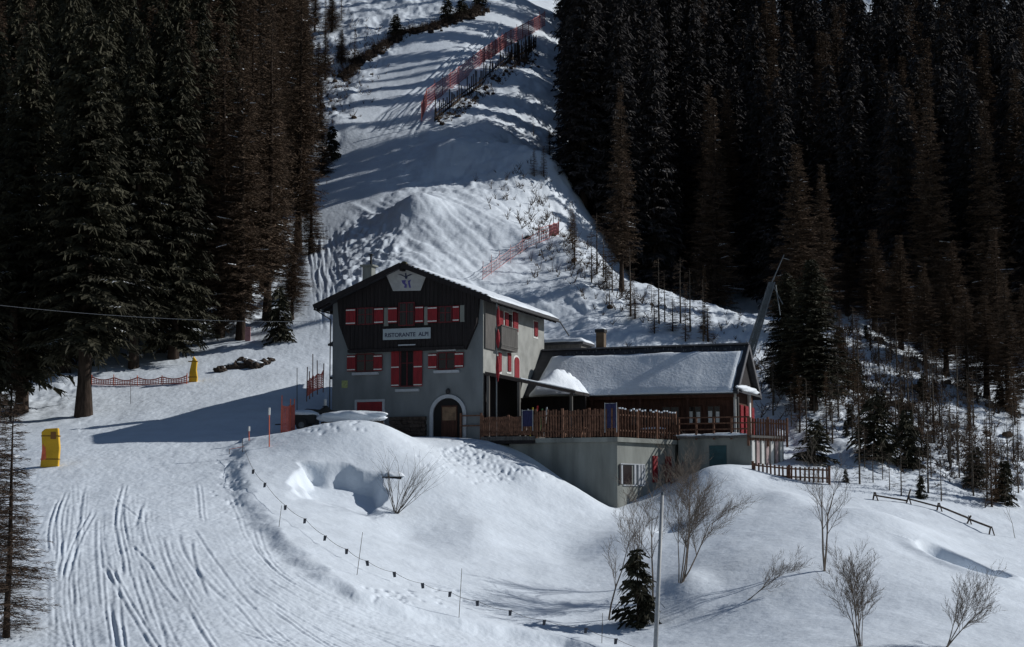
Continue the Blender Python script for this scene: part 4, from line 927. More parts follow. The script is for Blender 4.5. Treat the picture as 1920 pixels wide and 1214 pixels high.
# ------------------------------------------------------------------ terrace and the rooms under it
q = P(1157, 822, 116.6); C = toL(q[0], q[1]); q = P(1265, 830, 121.5); E = toL(q[0], q[1])
ZT = onY(1157, 829, C[1])[1]           # underside of the slab edge
terr = lroot('terrace_wing', C[0], C[1], 0, 'pale grey concrete ground floor wing carrying the terrace, one window facing right', 'building wing')
xl = onY(955, 850, C[1])[0]
foot = [(xl, C[1]), (C[0], C[1]), (E[0], E[1]), (E[0], 7.6), (xl, 7.6)]
m = MB(); m.prism(foot, 'z', -3.5, ZT); B(m, 'wall', M_CONC, terr)
x_l = onY(1006, 820, C[1])[0]
def inset(pts_, d):
    cx = sum(p[0] for p in pts_) / len(pts_); cy = sum(p[1] for p in pts_) / len(pts_); return [(p[0] + (p[0] - cx) * d, p[1] + (p[1] - cy) * d) for p in pts_]
slabf = [(x_l, C[1] - .25), (C[0] + .12, C[1] - .3), (E[0] + .2, E[1] - .2), (E[0] + .2, 7.6), (x_l, 7.6)]
m = MB(); m.prism(slabf, 'z', ZT + .003, ZT + .30); B(m, 'slab', M_CONC, terr)
# right-facing wall openings
fd = np.array([E[0] - C[0], E[1] - C[1]]); fl = np.linalg.norm(fd); fd = fd / fl; fn = np.array([fd[1], -fd[0]])
def onFace(px, py):
    d = ray(px, py); dl = np.array([d[0] * UX[0] + d[1] * UX[1], d[0] * VY[0] + d[1] * VY[1]]); o = np.array([-(OH @ UX), -(OH @ VY)])
    c = np.array(C); t = ((c - o) @ fn) / (dl @ fn); p = o + dl * t; return float((p - c) @ fd), float(d[2] * t)
def facebox(m, s0, s1, z0, z1, d0, d1, mi=0):
    c = np.array(C); pts_ = [c + fd * s + fn * d for (s, d) in ((s0, d0), (s1, d0), (s1, d1), (s0, d1))]
    m.prism([tuple(p) for p in pts_], 'z', z0, z1, mi)
s0, z1 = onFace(1160, 871); s1, _ = onFace(1208, 871); _, z0 = onFace(1165, 909)
m = MB(); facebox(m, s0, s0 + .15, z0, z1, .003, .08, 0); facebox(m, s0 + .46, s1, z0 - .08, z0 - .003, .003, .06, 1); facebox(m, s0 + .151, s1, z1 + .003, z1 + .07, .003, .06, 1); facebox(m, s1 - .1, s1, z0, z1, .003, .08, 1)
for k in range(3): a = s0 + (s1 - s0) * (.58 + k * .14); facebox(m, a, a + (s1 - s0) * .07, z0, z1, .003, .07 + (k % 2) * .05, 1)
facebox(m, s0 + .22, s0 + .38, z0 + .05, z1 - .05, .003, .06, 1)
w = B(m, 'window', [M_BLACK, M_STONEW], terr)
m = MB(); facebox(m, s0 + .46, s0 + (s1 - s0) * .49, z0 + .05, z1 - .05, .003, .05); B(m, 'pane', M_GLASS, w)
for (u0, u1, v0, v1) in [(1223, 1231, 855, 905), (1247, 1257, 856, 905)]:
    a, z1 = onFace(u0, v0); b, _ = onFace(u1, v0); _, z0 = onFace(u0, v1); m = MB(); facebox(m, a, b, z0, z1, .004, .10)
    n = 8
    for k in range(n): facebox(m, a + .05, b - .05, z0 + (z1 - z0) * (k + .15) / n, z0 + (z1 - z0) * (k + .85) / n, .101, .115)
    B(m, 'shutter', M_RED, terr)
# second block below the terrace
blk = lroot('lower_block', E[0] + 2, E[1] + 1, 0, 'shaded grey lower block with a teal door under the right end of the terrace', 'building wing')
xF, _ = onY(1408, 850, E[1]); zt2 = onY(1340, 822, E[1])[1]
fG = onX; 
gx = xF + 1.6; gy = E[1] + 3.0
foot = [(E[0] + .25, E[1]), (xF, E[1]), (gx, gy), (gx, 8.6), (E[0] + .25, 8.6)]
m = MB(); m.prism(foot, 'z', -2, zt2); B(m, 'wall', M_CONC, blk)
m = MB(); a, z1 = onY(1330, 836, E[1]); b, _ = onY(1362, 836, E[1]); m.box((a, E[1] - .06, -1), (b, E[1] - .003, z1)); 
B(m, 'door', M_TEAL, blk)
g0 = np.array([xF, E[1]]); g1 = np.array([gx, gy]); gd = (g1 - g0) / np.linalg.norm(g1 - g0); gn = np.array([gd[1], -gd[0]]); gl = np.linalg.norm(g1 - g0)
m = MB()
for k in range(7):
    s0 = gl * (k + .08) / 7; s1 = gl * (k + .62) / 7; pts_ = [g0 + gd * s + gn * d for (s, d) in ((s0, .003), (s1, .003), (s1, .09), (s0, .09))]; m.prism([tuple(p) for p in pts_], 'z', -.5, zt2 - .15, k % 2)
B(m, 'striped_boarding', [M_WHITE, mat('pinkish_boards', (.40, .30, .29), .8, .2, 3)], blk)
m = MB(); m.prism([(E[0] + .25, E[1] - .3), (xF + .1, E[1] - .3), (gx + .3, gy), (gx + .3, 8.9), (E[0] + .25, 8.9)], 'z', zt2 + .003, zt2 + .16); B(m, 'slab', M_GWOOD, blk)
m = MB(); blob(m, (xF - 1.8, E[1] - .12, zt2 + .22), (1.5, .2, .12), 3, 10, .2); blob(m, (xF - 4.2, E[1] - .12, zt2 + .2), (1.0, .2, .10), 5, 10, .2); B(m, 'snow_lump', M_SNOWC, blk, smooth=True)
# terrace floor
flr = lroot('terrace_floor', HW + 4, 4, ZB, 'timber terrace floor in front of the porch and the annex', 'terrace')
zf = ZT + .30
m = MB(); m.prism([(HW + .05, -.5), (x_l - .02, -.5), (x_l - .02, 7.58), (HW + .05, 7.58)], 'z', ZB - .28, ZB - .01); B(m, 'boards', M_GWOOD, flr)
m = MB(); m.prism([(HW - 1.6, C[1] - .35), (x_l - .03, C[1] - .35), (x_l - .03, C[1] - .12), (HW - 1.6, C[1] - .12)], 'z', ZB - .5, ZB - .3); B(m, 'edge_beam', M_DWOOD, flr)
print('levels', ZB, zf, zt2, zev, zr)

# ------------------------------------------------------------------ fences of the terrace
def fence(name, label, pts3, h, pick=.2, pw=.10, posts=True, mats=M_FWOOD, diag=False, group=None, post_ex=.1, rails=(.25, .8), solid=False, postevery=2.2, snow=0):
    """pts3: list of local (a,b,z)"""
    r = lroot(name, pts3[0][0], pts3[0][1], pts3[0][2], label, 'fence', group); pk = MB(); rl = MB(); sn = MB(); sp = []
    rg = random.Random(len(label))
    for i in range(len(pts3) - 1):
        A = Vector(pts3[i]); Bv = Vector(pts3[i + 1]); d = Bv - A; L = Vector((d.x, d.y, 0)).length; n = max(1, int(L / pick)); dn = Vector((d.x, d.y, 0)).normalized(); nn = Vector((dn.y, -dn.x, 0))
        for k in range(n):
            p = A + d * ((k + .5) / n) + nn * .06; hh = h * rg.uniform(.96, 1.03); t = dn * rg.uniform(-.03, .03)
            pk.bar(p + Vector((0, 0, .06)), p + Vector((0, 0, hh)) + t, pw, .03)
            if snow and rg.random() < snow: pk.box((p.x - .055, p.y - .05, p.z + hh - .02), (p.x + .055, p.y + .05, p.z + hh + .08), 1)
        for q in rails: rl.bar(A + Vector((0, 0, h * q)), Bv + Vector((0, 0, h * q)), .05, .10)
        m_ = max(1, int(round(L / postevery)))
        for k in range(m_ + (1 if i == len(pts3) - 2 else 0)): sp.append(A + d * (k / m_))
    pan = B(pk, 'picket_panel', [mats, M_SNOWC], r, fixn=False); B(rl, 'rail', mats, r, fixn=False)
    for p in sp:
        m = MB(); m.box((p.x - .07, p.y - .07, p.z - .3), (p.x + .07, p.y + .07, p.z + h + post_ex)); B(m, 'post', mats, r)
    return r
hC = onY(1157, 767, C[1] - .2)[1] - zf
fence('picket_fence', 'brown picket fence on the shaded front edge of the terrace, above the grey wing', [(x_l, C[1] - .12, zf), (C[0], C[1] - .15, zf)], hC, .19, .11)
fence('picket_fence', 'sunlit picket fence with white tipped pales above the window of the grey wing', [(C[0] + .05, C[1] - .1, zf), (E[0] + .1, E[1] - .1, zf)], hC, .30, .10, snow=.85)
fence('picket_fence', 'dark reddish low fence between the arched door and the terrace corner', [(HW + .1, C[1] - .12, ZB), (x_l - .1, C[1] - .12, ZB)], onY(930, 782, C[1])[1] - ZB, .13, .11)
hB = onY(1340, 783, E[1] - .2)[1] - zt2 - .16
rr_ = lroot('terrace_railing', E[0] + .3, E[1], zt2, 'thin horizontal railing in front of the annex windows', 'railing')
m = MB()
for q in (.35, .68, 1.0): m.bar((E[0] + .3, E[1] - .2, zt2 + .16 + hB * q), (xF, E[1] - .2, zt2 + .16 + hB * q), .06, .09)
B(m, 'rail', M_FWOOD, rr_)
for k in range(5):
    x = E[0] + .35 + (xF - E[0] - .4) * k / 4; m = MB(); m.box((x - .06, E[1] - .26, zt2 - .1), (x + .06, E[1] - .14, zt2 + .18 + hB)); B(m, 'post', M_FWOOD, rr_)
fence('picket_fence', 'brown picket fence at the right end of the terrace above the striped boarding', [(xF - .1, E[1] - .25, zt2 - .25), (gx + .25, gy, zt2 - .25)], hB + .35, .24, .12)
rl_ = lroot('door_railing', HW - 1.3, C[1] - .12, ZB, 'two rail wooden barrier beside the arched door', 'railing')
m = MB(); hh = 1.5
for q in (.5, .95): m.bar((HW - 1.45, C[1] - .12, ZB + hh * q), (HW + .0, C[1] - .12, ZB + hh * q), .06, .09)
B(m, 'rail', M_FWOOD, rl_)
for x in (HW - 1.45, HW + .0): m = MB(); m.box((x - .06, C[1] - .18, ZB - .2), (x + .06, C[1] - .06, ZB + hh + .1)); B(m, 'post', M_FWOOD, rl_)
# lower fence right of the block (world points on the ground)
def wl(px, py, dmin=60, lift=0): p = hit(px, py, dmin); a, b = toL(p[0], p[1]); return (a, b, p[2] + lift)
pl = [(*toL(*P(px, 900, D)[:2]), P(px, py, D)[2]) for (px, py, D) in [(1412, 898, 117.5), (1480, 905, 117), (1555, 908, 116.5)]]
fence('picket_fence', 'lower brown wooden fence in the snow right of the teal door block', pl, 1.05, .26, .12, rails=(.35, .85))
pl = [wl(*q, 100) for q in [(1640, 938), (1702, 944), (1760, 958), (1815, 982), (1858, 1003)]]
r = lroot('rail_fence', *pl[0], 'broken low rail fence along the edge of the smooth snow at right', 'fence'); m = MB()
for i in range(len(pl) - 1): m.bar((pl[i][0], pl[i][1], pl[i][2] + .3), (pl[i + 1][0], pl[i + 1][1], pl[i + 1][2] + .15 + .1 * i), .08, .10)
B(m, 'rail', M_TWIGD, r)
for i, p in enumerate(pl): 
    m = MB(); m.bar((p[0] - .15, p[1], p[2] - .2), (p[0] + .2 * (i % 2), p[1], p[2] + (.9 if i in (1,) else .5)), .09, .09); m.bar((p[0] + .25, p[1], p[2] - .2), (p[0] + .05, p[1], p[2] + .5), .07, .07); B(m, 'post', M_TWIGD, r)

# things on the terrace
def banner(px0, px1, py0, py1, plane, label):
    a, z1 = onY(px0, py0, plane); b, _ = onY(px1, py0, plane); _, z0 = onY(px0, py1, plane)
    r = lroot('blue_banner', (a + b) / 2, plane, z0, label, 'banner'); m = MB(); n = 8
    for k in range(n):
        x0 = a + (b - a) * k / n; x1 = a + (b - a) * (k + 1) / n; w0 = .03 * math.sin(k * 1.5); w1 = .03 * math.sin((k + 1) * 1.5)
        m.add([(x0, plane + w0, z0), (x1, plane + w1, z0), (x1, plane + w1, z1), (x0, plane + w0, z1), (x0, plane + w0 + .02, z0), (x1, plane + w1 + .02, z0), (x1, plane + w1 + .02, z1), (x0, plane + w0 + .02, z1)], [(0,1,2,3),(7,6,5,4),(0,4,5,1),(2,6,7,3)])
    B(m, 'cloth', M_BLUE, r, fixn=False); m = MB()
    for x in (a, b): m.tube((x, plane, z0 - .3), (x, plane, z1 + .05), .03, n=6)
    m.tube((a, plane, z1), (b, plane, z1), .02, n=6); B(m, 'frame', M_POLE, r)
banner(1134, 1156, 757, 803, C[1] - .22, 'blue cloth banner on the front fence just left of the terrace corner')
banner(979, 999, 770, 800, C[1] - .3, 'blue cloth banner at the left end of the high terrace fence')
# ski rack with skis at the terrace entrance
a, z1 = onY(1003, 770, .6); rk = lroot('ski_rack', a, .6, ZB, 'wooden rack with skis leaning in it behind the left end of the terrace fence', 'ski rack')
m = MB(); m.bar((a - .7, .6, ZB + 1.0), (a + .9, .6, ZB + 1.0), .08, .08)
for x in (a - .7, a + .9): m.bar((x, .6, ZB), (x, .6, ZB + 1.1), .08, .08)
B(m, 'frame', M_FWOOD, rk)
skc = [(.6, .6, .58), (.55, .45, .05), (.4, .03, .03), (.1, .25, .1), (.6, .6, .58)]
for k in range(5):
    m = MB(); x = a - .6 + k * .33; m.bar((x, .35, ZB), (x + .12, .62, ZB + 1.85 + .1 * (k % 3)), .09, .03); o = B(m, 'ski', mat('ski_%s' % ['white', 'yellow', 'red', 'green', 'pale'][k], skc[k], .4), rk)
# picnic tables on the terrace
for i, (px, dy, lab) in enumerate([(1075, 2.6, 'wooden picnic table behind the shaded terrace fence'), (1225, 6.9, 'wooden picnic table with snow on it behind the sunlit terrace fence')]):
    a, _ = onY(px, 780, dy); r = lroot('picnic_table', a, dy, ZB, lab, 'table'); zz = zf if i == 0 else zf
    m = MB()
    for k in range(5): m.box((a - .9, dy - .35 + k * .15, zz + .75), (a + .9, dy - .22 + k * .15, zz + .8))
    B(m, 'table_top', M_FWOOD, r)
    for s in (-1, 1):
        m = MB(); m.box((a - .9, dy + s * .75 - .14, zz + .43), (a + .9, dy + s * .75 + .14, zz + .47)); B(m, 'bench', M_FWOOD, r)
        m = MB(); m.bar((a + s * .7, dy - .8, zz + .40), (a + s * .7, dy + .8, zz + .40), .06, .1); m.bar((a + s * .7, dy - .5, zz), (a + s * .7, dy - .15, zz + .75), .06, .08); m.bar((a + s * .7, dy + .5, zz), (a + s * .7, dy + .15, zz + .75), .06, .08); B(m, 'leg', M_FWOOD, r)
    if i: m = MB(); blob(m, (a, dy, zz + .84), (.9, .4, .13), 4, 8, .1, floor=zz + .802); B(m, 'snow_cover', M_SNOWC, r, smooth=True)
# reddish brush in the nook
bare_tree('red_bush', 1262, 906, 1.5, 'dark reddish bush in the shaded nook beside the grey wing', 'bush', 14, .6, 33, (0, 0), 2, .02, dmin=112, matl=mat('red_twigs', (.10, .02, .025), .9, .2, 4))
# flag pole by the lodge corner
a, b = HW + 1.2, .2; zt_ = onY(931, 566, b)[1]; a = onY(931, 566, b)[0]; r = lroot('flag_pole', a, b, ZB, 'thin tall pole with furled red cloths beside the right corner of the lodge', 'flagpole')
m = MB(); m.tube((a, b, ZB), (a, b, zt_), .05, .035, 8); m.tube((a, b, zt_), (a, b, zt_ + .12), .07, .05, 8); B(m, 'pole', M_METAL, r)
for (v0, v1) in [(578, 612), (620, 650), (668, 712)]:
    _, z1 = onY(931, v0, b); _, z0 = onY(931, v1, b); m = MB(); blob(m, (a + .1, b, (z0 + z1) / 2), (.12, .10, (z1 - z0) / 2), int(v0), 10, .3); B(m, 'furled_cloth', mat('red_cloth', (.22, .015, .022), .8, .2, 5), r, smooth=True)
# leaning mast behind the annex
p0 = P(1406, 662, 128); p1 = P(1447, 530, 128); p2 = P(1470, 478, 128.0)
r = empty('leaning_mast', (p0[0], p0[1], gz(p0[0], p0[1])), 'grey leaning lattice mast rising behind the right gable of the annex', 'mast'); off = tuple(r.location)
foot_ = Vector(p0) - (Vector(p1) - Vector(p0)).normalized() * ((p0[2] - gz(p0[0], p0[1])) / ((Vector(p1) - Vector(p0)).normalized().z))
m = MB(); dirv = (Vector(p1) - foot_); sv = Vector((1, 0, 0)); dv = Vector((0, 1, 0)); corners = [(-1, -1), (1, -1), (1, 1), (-1, 1)]
rings = []; NS = 14
for k in range(NS + 1):
    t = k / NS; c = foot_ + dirv * t; w = .36 * (1 - .5 * t); rings.append([c + sv * w * i + dv * w * j for i, j in corners])
for k in range(NS):
    for q in range(4):
        m.bar(rings[k][q], rings[k + 1][q], .10, .10); m.bar(rings[k][q], rings[k + 1][(q + 1) % 4], .05, .05); m.bar(rings[k][q], rings[k][(q + 1) % 4], .05, .05)
m.tube(foot_, Vector(p1), .24, .15, 4); m.build('lattice', M_METAL, r, off=off, fixn=False)
m = MB(); m.tube(Vector(p1), Vector(p2), .05, .03, 6); m.build('tip_rod', M_METAL, r, off=off)
m = MB(); m.bar(Vector(p1) + Vector((.05, -.2, -.2)), Vector(p1) + Vector((.75, -.2, -1.6)), .05, .05); m.tube(Vector(p1) + Vector((.25, -.2, -.2)), Vector(p1) + Vector((.55, -.2, -2.4)), .04, .03); m.build('bracket', M_METAL, r, off=off)
# ------------------------------------------------------------------ left side of the lodge
a, z1 = onY(590, 704, 5.0); shed = lroot('side_shed', -1.2, 5, ZB, 'small dark lean-to shed with snow on its roof at the left side of the lodge', 'shed')
zs = onY(605, 700, 4.2)[1]
m = MB(); m.box((-1.75, 4.3, ZB - .5), (-.02, 8.0, zs - .35)); B(m, 'wall', M_DWOOD, shed)
m = MB(); slab4(m, [(-2.1, 3.9, zs - .35), (-.01, 3.9, zs - .05), (-.01, 8.4, zs - .05), (-2.1, 8.4, zs - .35)], .12); rs = B(m, 'roof', M_ROOF, shed)
m = snow_sheet(-2.1, -.02, 3.85, 8.4, lambda x, y: zs - .35 + .3 * (x + 2.1) / 2.09, .32, 14, 24, 2, .3, .06); B(m, 'snow_cover', M_SNOWC, rs, smooth=True, fixn=False)
# snow capped wall in front of the lodge
p = P(593, 792, 117); q = P(728, 792, 116.4); A1 = toL(p[0], p[1]); A2 = toL(q[0], q[1]); zt_ = P(650, 790, 116.7)[2]
r = lroot('snowy_wall', A1[0], A1[1], ZB, 'low stone wall under a thick rounded snow cap in front of the lodge', 'wall')
m = MB(); rg = random.Random(9); x = A1[0] + .2
while x < A2[0] - .2:
    for z in range(3): m.box((x, A1[1] + (A2[1] - A1[1]) * .5 - .25 - rg.random() * .04, zt_ - 1.2 + z * .4), (x + .48, A1[1] + .3, zt_ - .82 + z * .4))
    x += .5
B(m, 'stones', M_STONE, r)
m = MB(); N_ = 26
for k in range(1):
    blob(m, ((A1[0] + A2[0]) / 2, (A1[1] + A2[1]) / 2, zt_ + .27), ((A2[0] - A1[0]) / 2 + .05, .62, .42), 7, 22, .16, floor=zt_ - .05)
B(m, 'snow_cap', M_SNOWC, r, smooth=True)
# parked snow covered trailer left of the lodge
c = P(568, 792, 118.5); gr = gz(c[0], c[1]); r = empty('covered_trailer', (c[0], c[1], gr), 'small dark two wheeled trailer with a snow cap beside the orange fence', 'trailer', rz=-.1)
m = MB(); m.box((-.95, -.7, .45), (.95, .7, 1.05)); m.bar((-.95, 0, .5), (-1.9, 0, .45), .08, .08); B_ = m.build('body', M_BLACK, r); bevel(B_, .04)
for s in (-1, 1):
    m = MB(); m.tube((.1, s * .72, .38), (.1, s * .92, .38), .38, .38, 16, 0); m.tube((.1, s * .715 + s * .0, .38), (.1, s * .94, .38), .2, .2, 12, 1); m.build('wheel', [M_BLACK, M_METAL], r)
m = MB(); blob(m, (0, 0, 1.12), (1.0, .75, .28), 3, 12, .12, floor=1.05); m.build('snow_cap', M_SNOWC, r, smooth=True)
c = P(603, 752, 119.5); gr = P(603, 790, 119.5)[2]; r = empty('snow_scooter', (c[0], c[1], gr), 'dark snow scooter with a white windscreen parked against the left corner of the lodge', 'snow scooter', rz=.3)
m = MB(); m.prism([(-1.1, .25), (1.2, .25), (1.25, .55), (.6, .75), (.3, 1.05), (-.1, .75), (-1.1, .8)], 'y', -.35, .35); bevel(m.build('body', M_BLACK, r), .06, 2)
m = MB(); m.box((.2, -.3, 1.0), (.27, .3, 1.45)); m.build('windscreen', M_WHITE, r)
for s in (-1, 1): m = MB(); m.box((.3, s * .42 - .06, 0), (1.35, s * .42 + .06, .05)); m.bar((.8, s * .3, .3), (.8, s * .42, .05), .05, .05); m.build('ski', M_BLACK, r)
m = MB(); m.tube((.15, -.4, 1.0), (.15, .4, 1.0), .025); m.build('handlebar', M_BLACK, r)

# ------------------------------------------------------------------ nets, poles, pads
def net_fence(name, label, base, h, matn=M_NET, postm=M_ORANGE, cell=.22, wire=.035, posts=None, sag=.08, ex=.3, group=None, cat='safety net', prad=.035, wide=1):
    r = empty(name, tuple(base[0]), label, cat, group); off = tuple(base[0]); m = MB(); cum = [0]
    for i in range(len(base) - 1): cum.append(cum[-1] + float(np.linalg.norm(np.array(base[i + 1]) - np.array(base[i]))))
    def at_(s): return Vector([float(np.interp(s, cum, [b[k] for b in base])) for k in range(3)])
    L = cum[-1]; n = max(2, int(L / cell)); npst = posts or max(2, int(L / 2.5)); rg = random.Random(len(label))
    def top(s): ph = (s / L * (npst - 1)) % 1; return h * (1 - sag * 4 * ph * (1 - ph)) 
    for k in range(n + 1):
        s = L * k / n; p = at_(s); m.bar(p + Vector((0, 0, .08)), p + Vector((rg.uniform(-.03, .03), 0, top(s))), wire, wire * .4)
    nh = max(2, int(h / cell))
    for q in range(nh + 1):
        f = q / nh
        for k in range(0, n):
            s0 = L * k / n; s1 = L * (k + 1) / n; m.bar(at_(s0) + Vector((0, 0, .08 + (top(s0) - .08) * f)), at_(s1) + Vector((0, 0, .08 + (top(s1) - .08) * f)), wire * .4, wire if 0 < q < nh else wire * 1.8)
    m.build('net', matn, r, off=off, fixn=False)
    for k in range(npst):
        p = at_(L * k / (npst - 1)); m = MB(); m.tube(p - Vector((0, 0, .3)), p + Vector((rg.uniform(-.05, .05), 0, h + ex * rg.uniform(.3, 1.2))), prad, prad, 6); m.build('pole', postm, r, off=off)
    return r
net_fence('safety_net', 'long red safety net on poles along the outer bend of the upper piste', [hit(*q, 150) for q in [(790,228),(800,200),(850,165),(900,125),(950,88),(1000,62),(1022,48)]], 2.2, mat('faded_red_net', (.40, .15, .15), .8, .2, 2), mat('red_pole', (.30, .05, .05), .6), .34, .055, 24, .03, .5)
# timber stake wall on the outer side of the bend
bp_ = [hit(*q, 150) for q in [(815,228),(850,200),(900,165),(950,120),(1005,88)]]
r = empty('stake_fence', tuple(bp_[0]), 'dark timber stake fence holding the bank below the red net of the upper piste', 'fence'); off = tuple(bp_[0])
cum = [0]
for i in range(len(bp_) - 1): cum.append(cum[-1] + np.linalg.norm(bp_[i + 1] - bp_[i]))
rg = random.Random(2); L = cum[-1]
def atb(s): return Vector([float(np.interp(s, cum, [b[k] for b in bp_])) for k in range(3)])
for k in range(74):
    p = atb(L * k / 73); m = MB(); m.bar(p - Vector((0, 0, 1.0)), p + Vector((rg.uniform(-.1, .1), 0, rg.uniform(1.3, 2.6 if k % 5 else 3.2))), .13, .13); m.build('stake', M_BARK, r, off=off)
m = MB()
for i in range(60): 
    s = L * i / 60; m.bar(atb(s) + Vector((0, .1, .3)), atb(min(L, s + L / 50)) + Vector((0, .1, .3 + rg.uniform(-.1, .1))), .1, .3); m.bar(atb(s) + Vector((0, .1, .9)), atb(min(L, s + L / 50)) + Vector((0, .1, .9)), .08, .14)
m.build('rail', M_BARK, r, off=off, fixn=False)
# brushwood / dirt strips
def brush(name, label, pts_, n, h, w, seed, mt=M_BARK, cat='brush', clump=0.03):
    rg = random.Random(seed); cum = [0]
    for i in range(len(pts_) - 1): cum.append(cum[-1] + float(np.linalg.norm(np.array(pts_[i + 1]) - np.array(pts_[i]))))
    m = MB(); off = tuple(pts_[0])
    PA = np.array(pts_); ss = np.array([rg.random() * cum[-1] for _ in range(n)])
    bx = np.interp(ss, cum, PA[:, 0]) + np.array([rg.gauss(0, w) for _ in range(n)]); by = np.interp(ss, cum, PA[:, 1]) + np.array([rg.gauss(0, w) for _ in range(n)]); bz = H(bx, by)
    for k in range(n):
        p = Vector((float(bx[k]), float(by[k]), float(bz[k]) - .05)); hh = h * rg.uniform(.3, 1.1)
        for q in range(3):
            d = Vector((rg.gauss(0, .5), rg.gauss(0, .4), 1)).normalized() * hh * rg.uniform(.5, 1); m.tube(p, p + d, .035, .01, 3, cap=False)
            e = p + d * .5; m.tube(e, e + Vector((rg.gauss(0, .4), rg.gauss(0, .3), rg.uniform(0, .5))) * hh * .6, .02, .008, 3, cap=False)
        if rg.random() < clump: blob(m, (p.x, p.y, p.z + .1), (hh * .3, hh * .3, hh * .22), k % 7, 4, .3)
    o = m.build(name, mt, None, off=off, fixn=False); o.location = off; tag(o, label, cat, kind='stuff'); return o
brush('dry_brush', 'dark dry brush and stones along the left edge of the upper piste', [hit(*q, 150) for q in [(648,150),(668,120),(710,95),(745,72),(800,55),(850,40),(905,18)]], 900, 1.8, .55, 3, clump=.35)
brush('brown_brush', 'brown dead growth on the bank under the stake fence', [hit(*q, 150) for q in [(825,232),(860,210),(900,178),(950,140),(1000,100)]], 320, 1.0, .5, 4, M_TWIGD, clump=.35)
brush('scrub', 'brown scrub on the bank between the piste cone and the right wood', [hit(*q, 150) for q in [(980,330),(1010,390),(1060,455),(1120,520),(1190,580)]], 420, 1.2, 2.2, 5, M_TWIGD)
brush('slope_scrub', 'fine dry scrub scattered over the sunny slope right of the annex', [hit(*q, 112) for q in [(1480,700),(1580,690),(1640,760),(1700,820),(1780,860),(1880,900)]], 1300, .9, 3.8, 6, M_TWIGD)
brush('brown_thicket', 'brown waist high thicket on the slope between the annex and the right wood', [hit(*q, 112) for q in [(1470,760),(1560,720),(1620,700),(1680,770),(1760,800),(1840,860),(1900,860)]], 520, 1.7, 3.0, 16, M_TWIG)
brush('wood_edge_scrub', 'brown scrub along the lower edge of the right wood', [hit(*q, 130) for q in [(1560,600),(1640,650),(1720,690),(1800,735),(1900,780)]], 260, 1.3, 1.6, 8, M_TWIG)
brush('hillside_twigs', 'sparse dry twigs on the snowy hillside left of the upper piste', [hit(*q, 150) for q in [(590,60),(600,180),(640,100),(580,250),(700,40)]], 480, 1.1, 2.6, 12, M_TWIGD)
# faded red nets behind the lodge
net_fence('safety_net', 'faded pink safety net running uphill behind the lodge roof', [hit(*q, 135) for q in [(905,525),(940,500),(985,468),(1010,455)]], 1.1, M_NETP, M_NETP, .34, .028, 6, .15, .7, prad=.025)
net_fence('safety_net', 'short dark red net at the edge of the right wood above the lodge', [hit(*q, 140) for q in [(1012,456),(1030,448),(1048,440)]], 1.4, mat('faded_red_net', (.40, .15, .15)), M_BARK, .3, .04, 3, .1, .6)
net_fence('safety_net', 'low orange safety net between the tall spruce trunk and the rear yellow pad', [hit(*q, 115) for q in [(172,722),(240,724),(300,722),(350,720)]], .62, M_NET, M_ORANGE, .2, .05, 5, .35, .2)
net_fence('safety_net', 'orange net bundled on poles at the upper left corner of the lodge yard', [P(575, 745, 120.5), P(588, 735, 121.5), P(606, 728, 122)], 1.2, M_NET, mat('dark_pole', (.10, .04, .03), .7), .14, .05, 5, .2, 1.2)
net_fence('safety_net', 'bright orange rolled net standing at the edge of the piste before the trailer', [P(527, 812, 116.5), P(540, 812, 116.6), P(552, 808, 117.5)], 1.75, M_NET, M_ORANGE, .10, .07, 3, .05, .9)
def pole_thing(px, pyb, pyt, label, mt, r=.035, dmin=95, cap=None):
    b = hit(px, pyb, dmin); t = P(px, pyt, b[1]); o = empty('marker_pole', tuple(b), label, 'pole'); off = tuple(b); m = MB(); m.tube(Vector(b) - Vector((0, 0, .3)), Vector(t), r, r * .8, 6); m.build('shaft', mt, o, off=off)
    if cap: m = MB(); m.tube(Vector(t) - Vector((0, 0, cap)), Vector(t), r * 1.7, r * 1.7, 8); m.build('cap', M_WHITE, o, off=off)
pole_thing(505, 838, 765, 'slim red pole with a pale tip in the shadow of the lodge', M_ORANGE, .04, cap=.45)
pole_thing(467, 826, 800, 'short pole with a pale tip at the left end of the cord by the mound', M_ORANGE, .04, cap=.3)
pole_thing(455, 848, 822, 'thin bare stick at the corner of the snow bank', M_TWIGD, .02)
pole_thing(557, 800, 690, 'tall thin dark pole beside the bundled orange net', M_BARK, .03, dmin=114)
pole_thing(245, 757, 708, 'thin grey stick in the snow between the spruce trunk and the rear pad', M_TWIGD, .02)
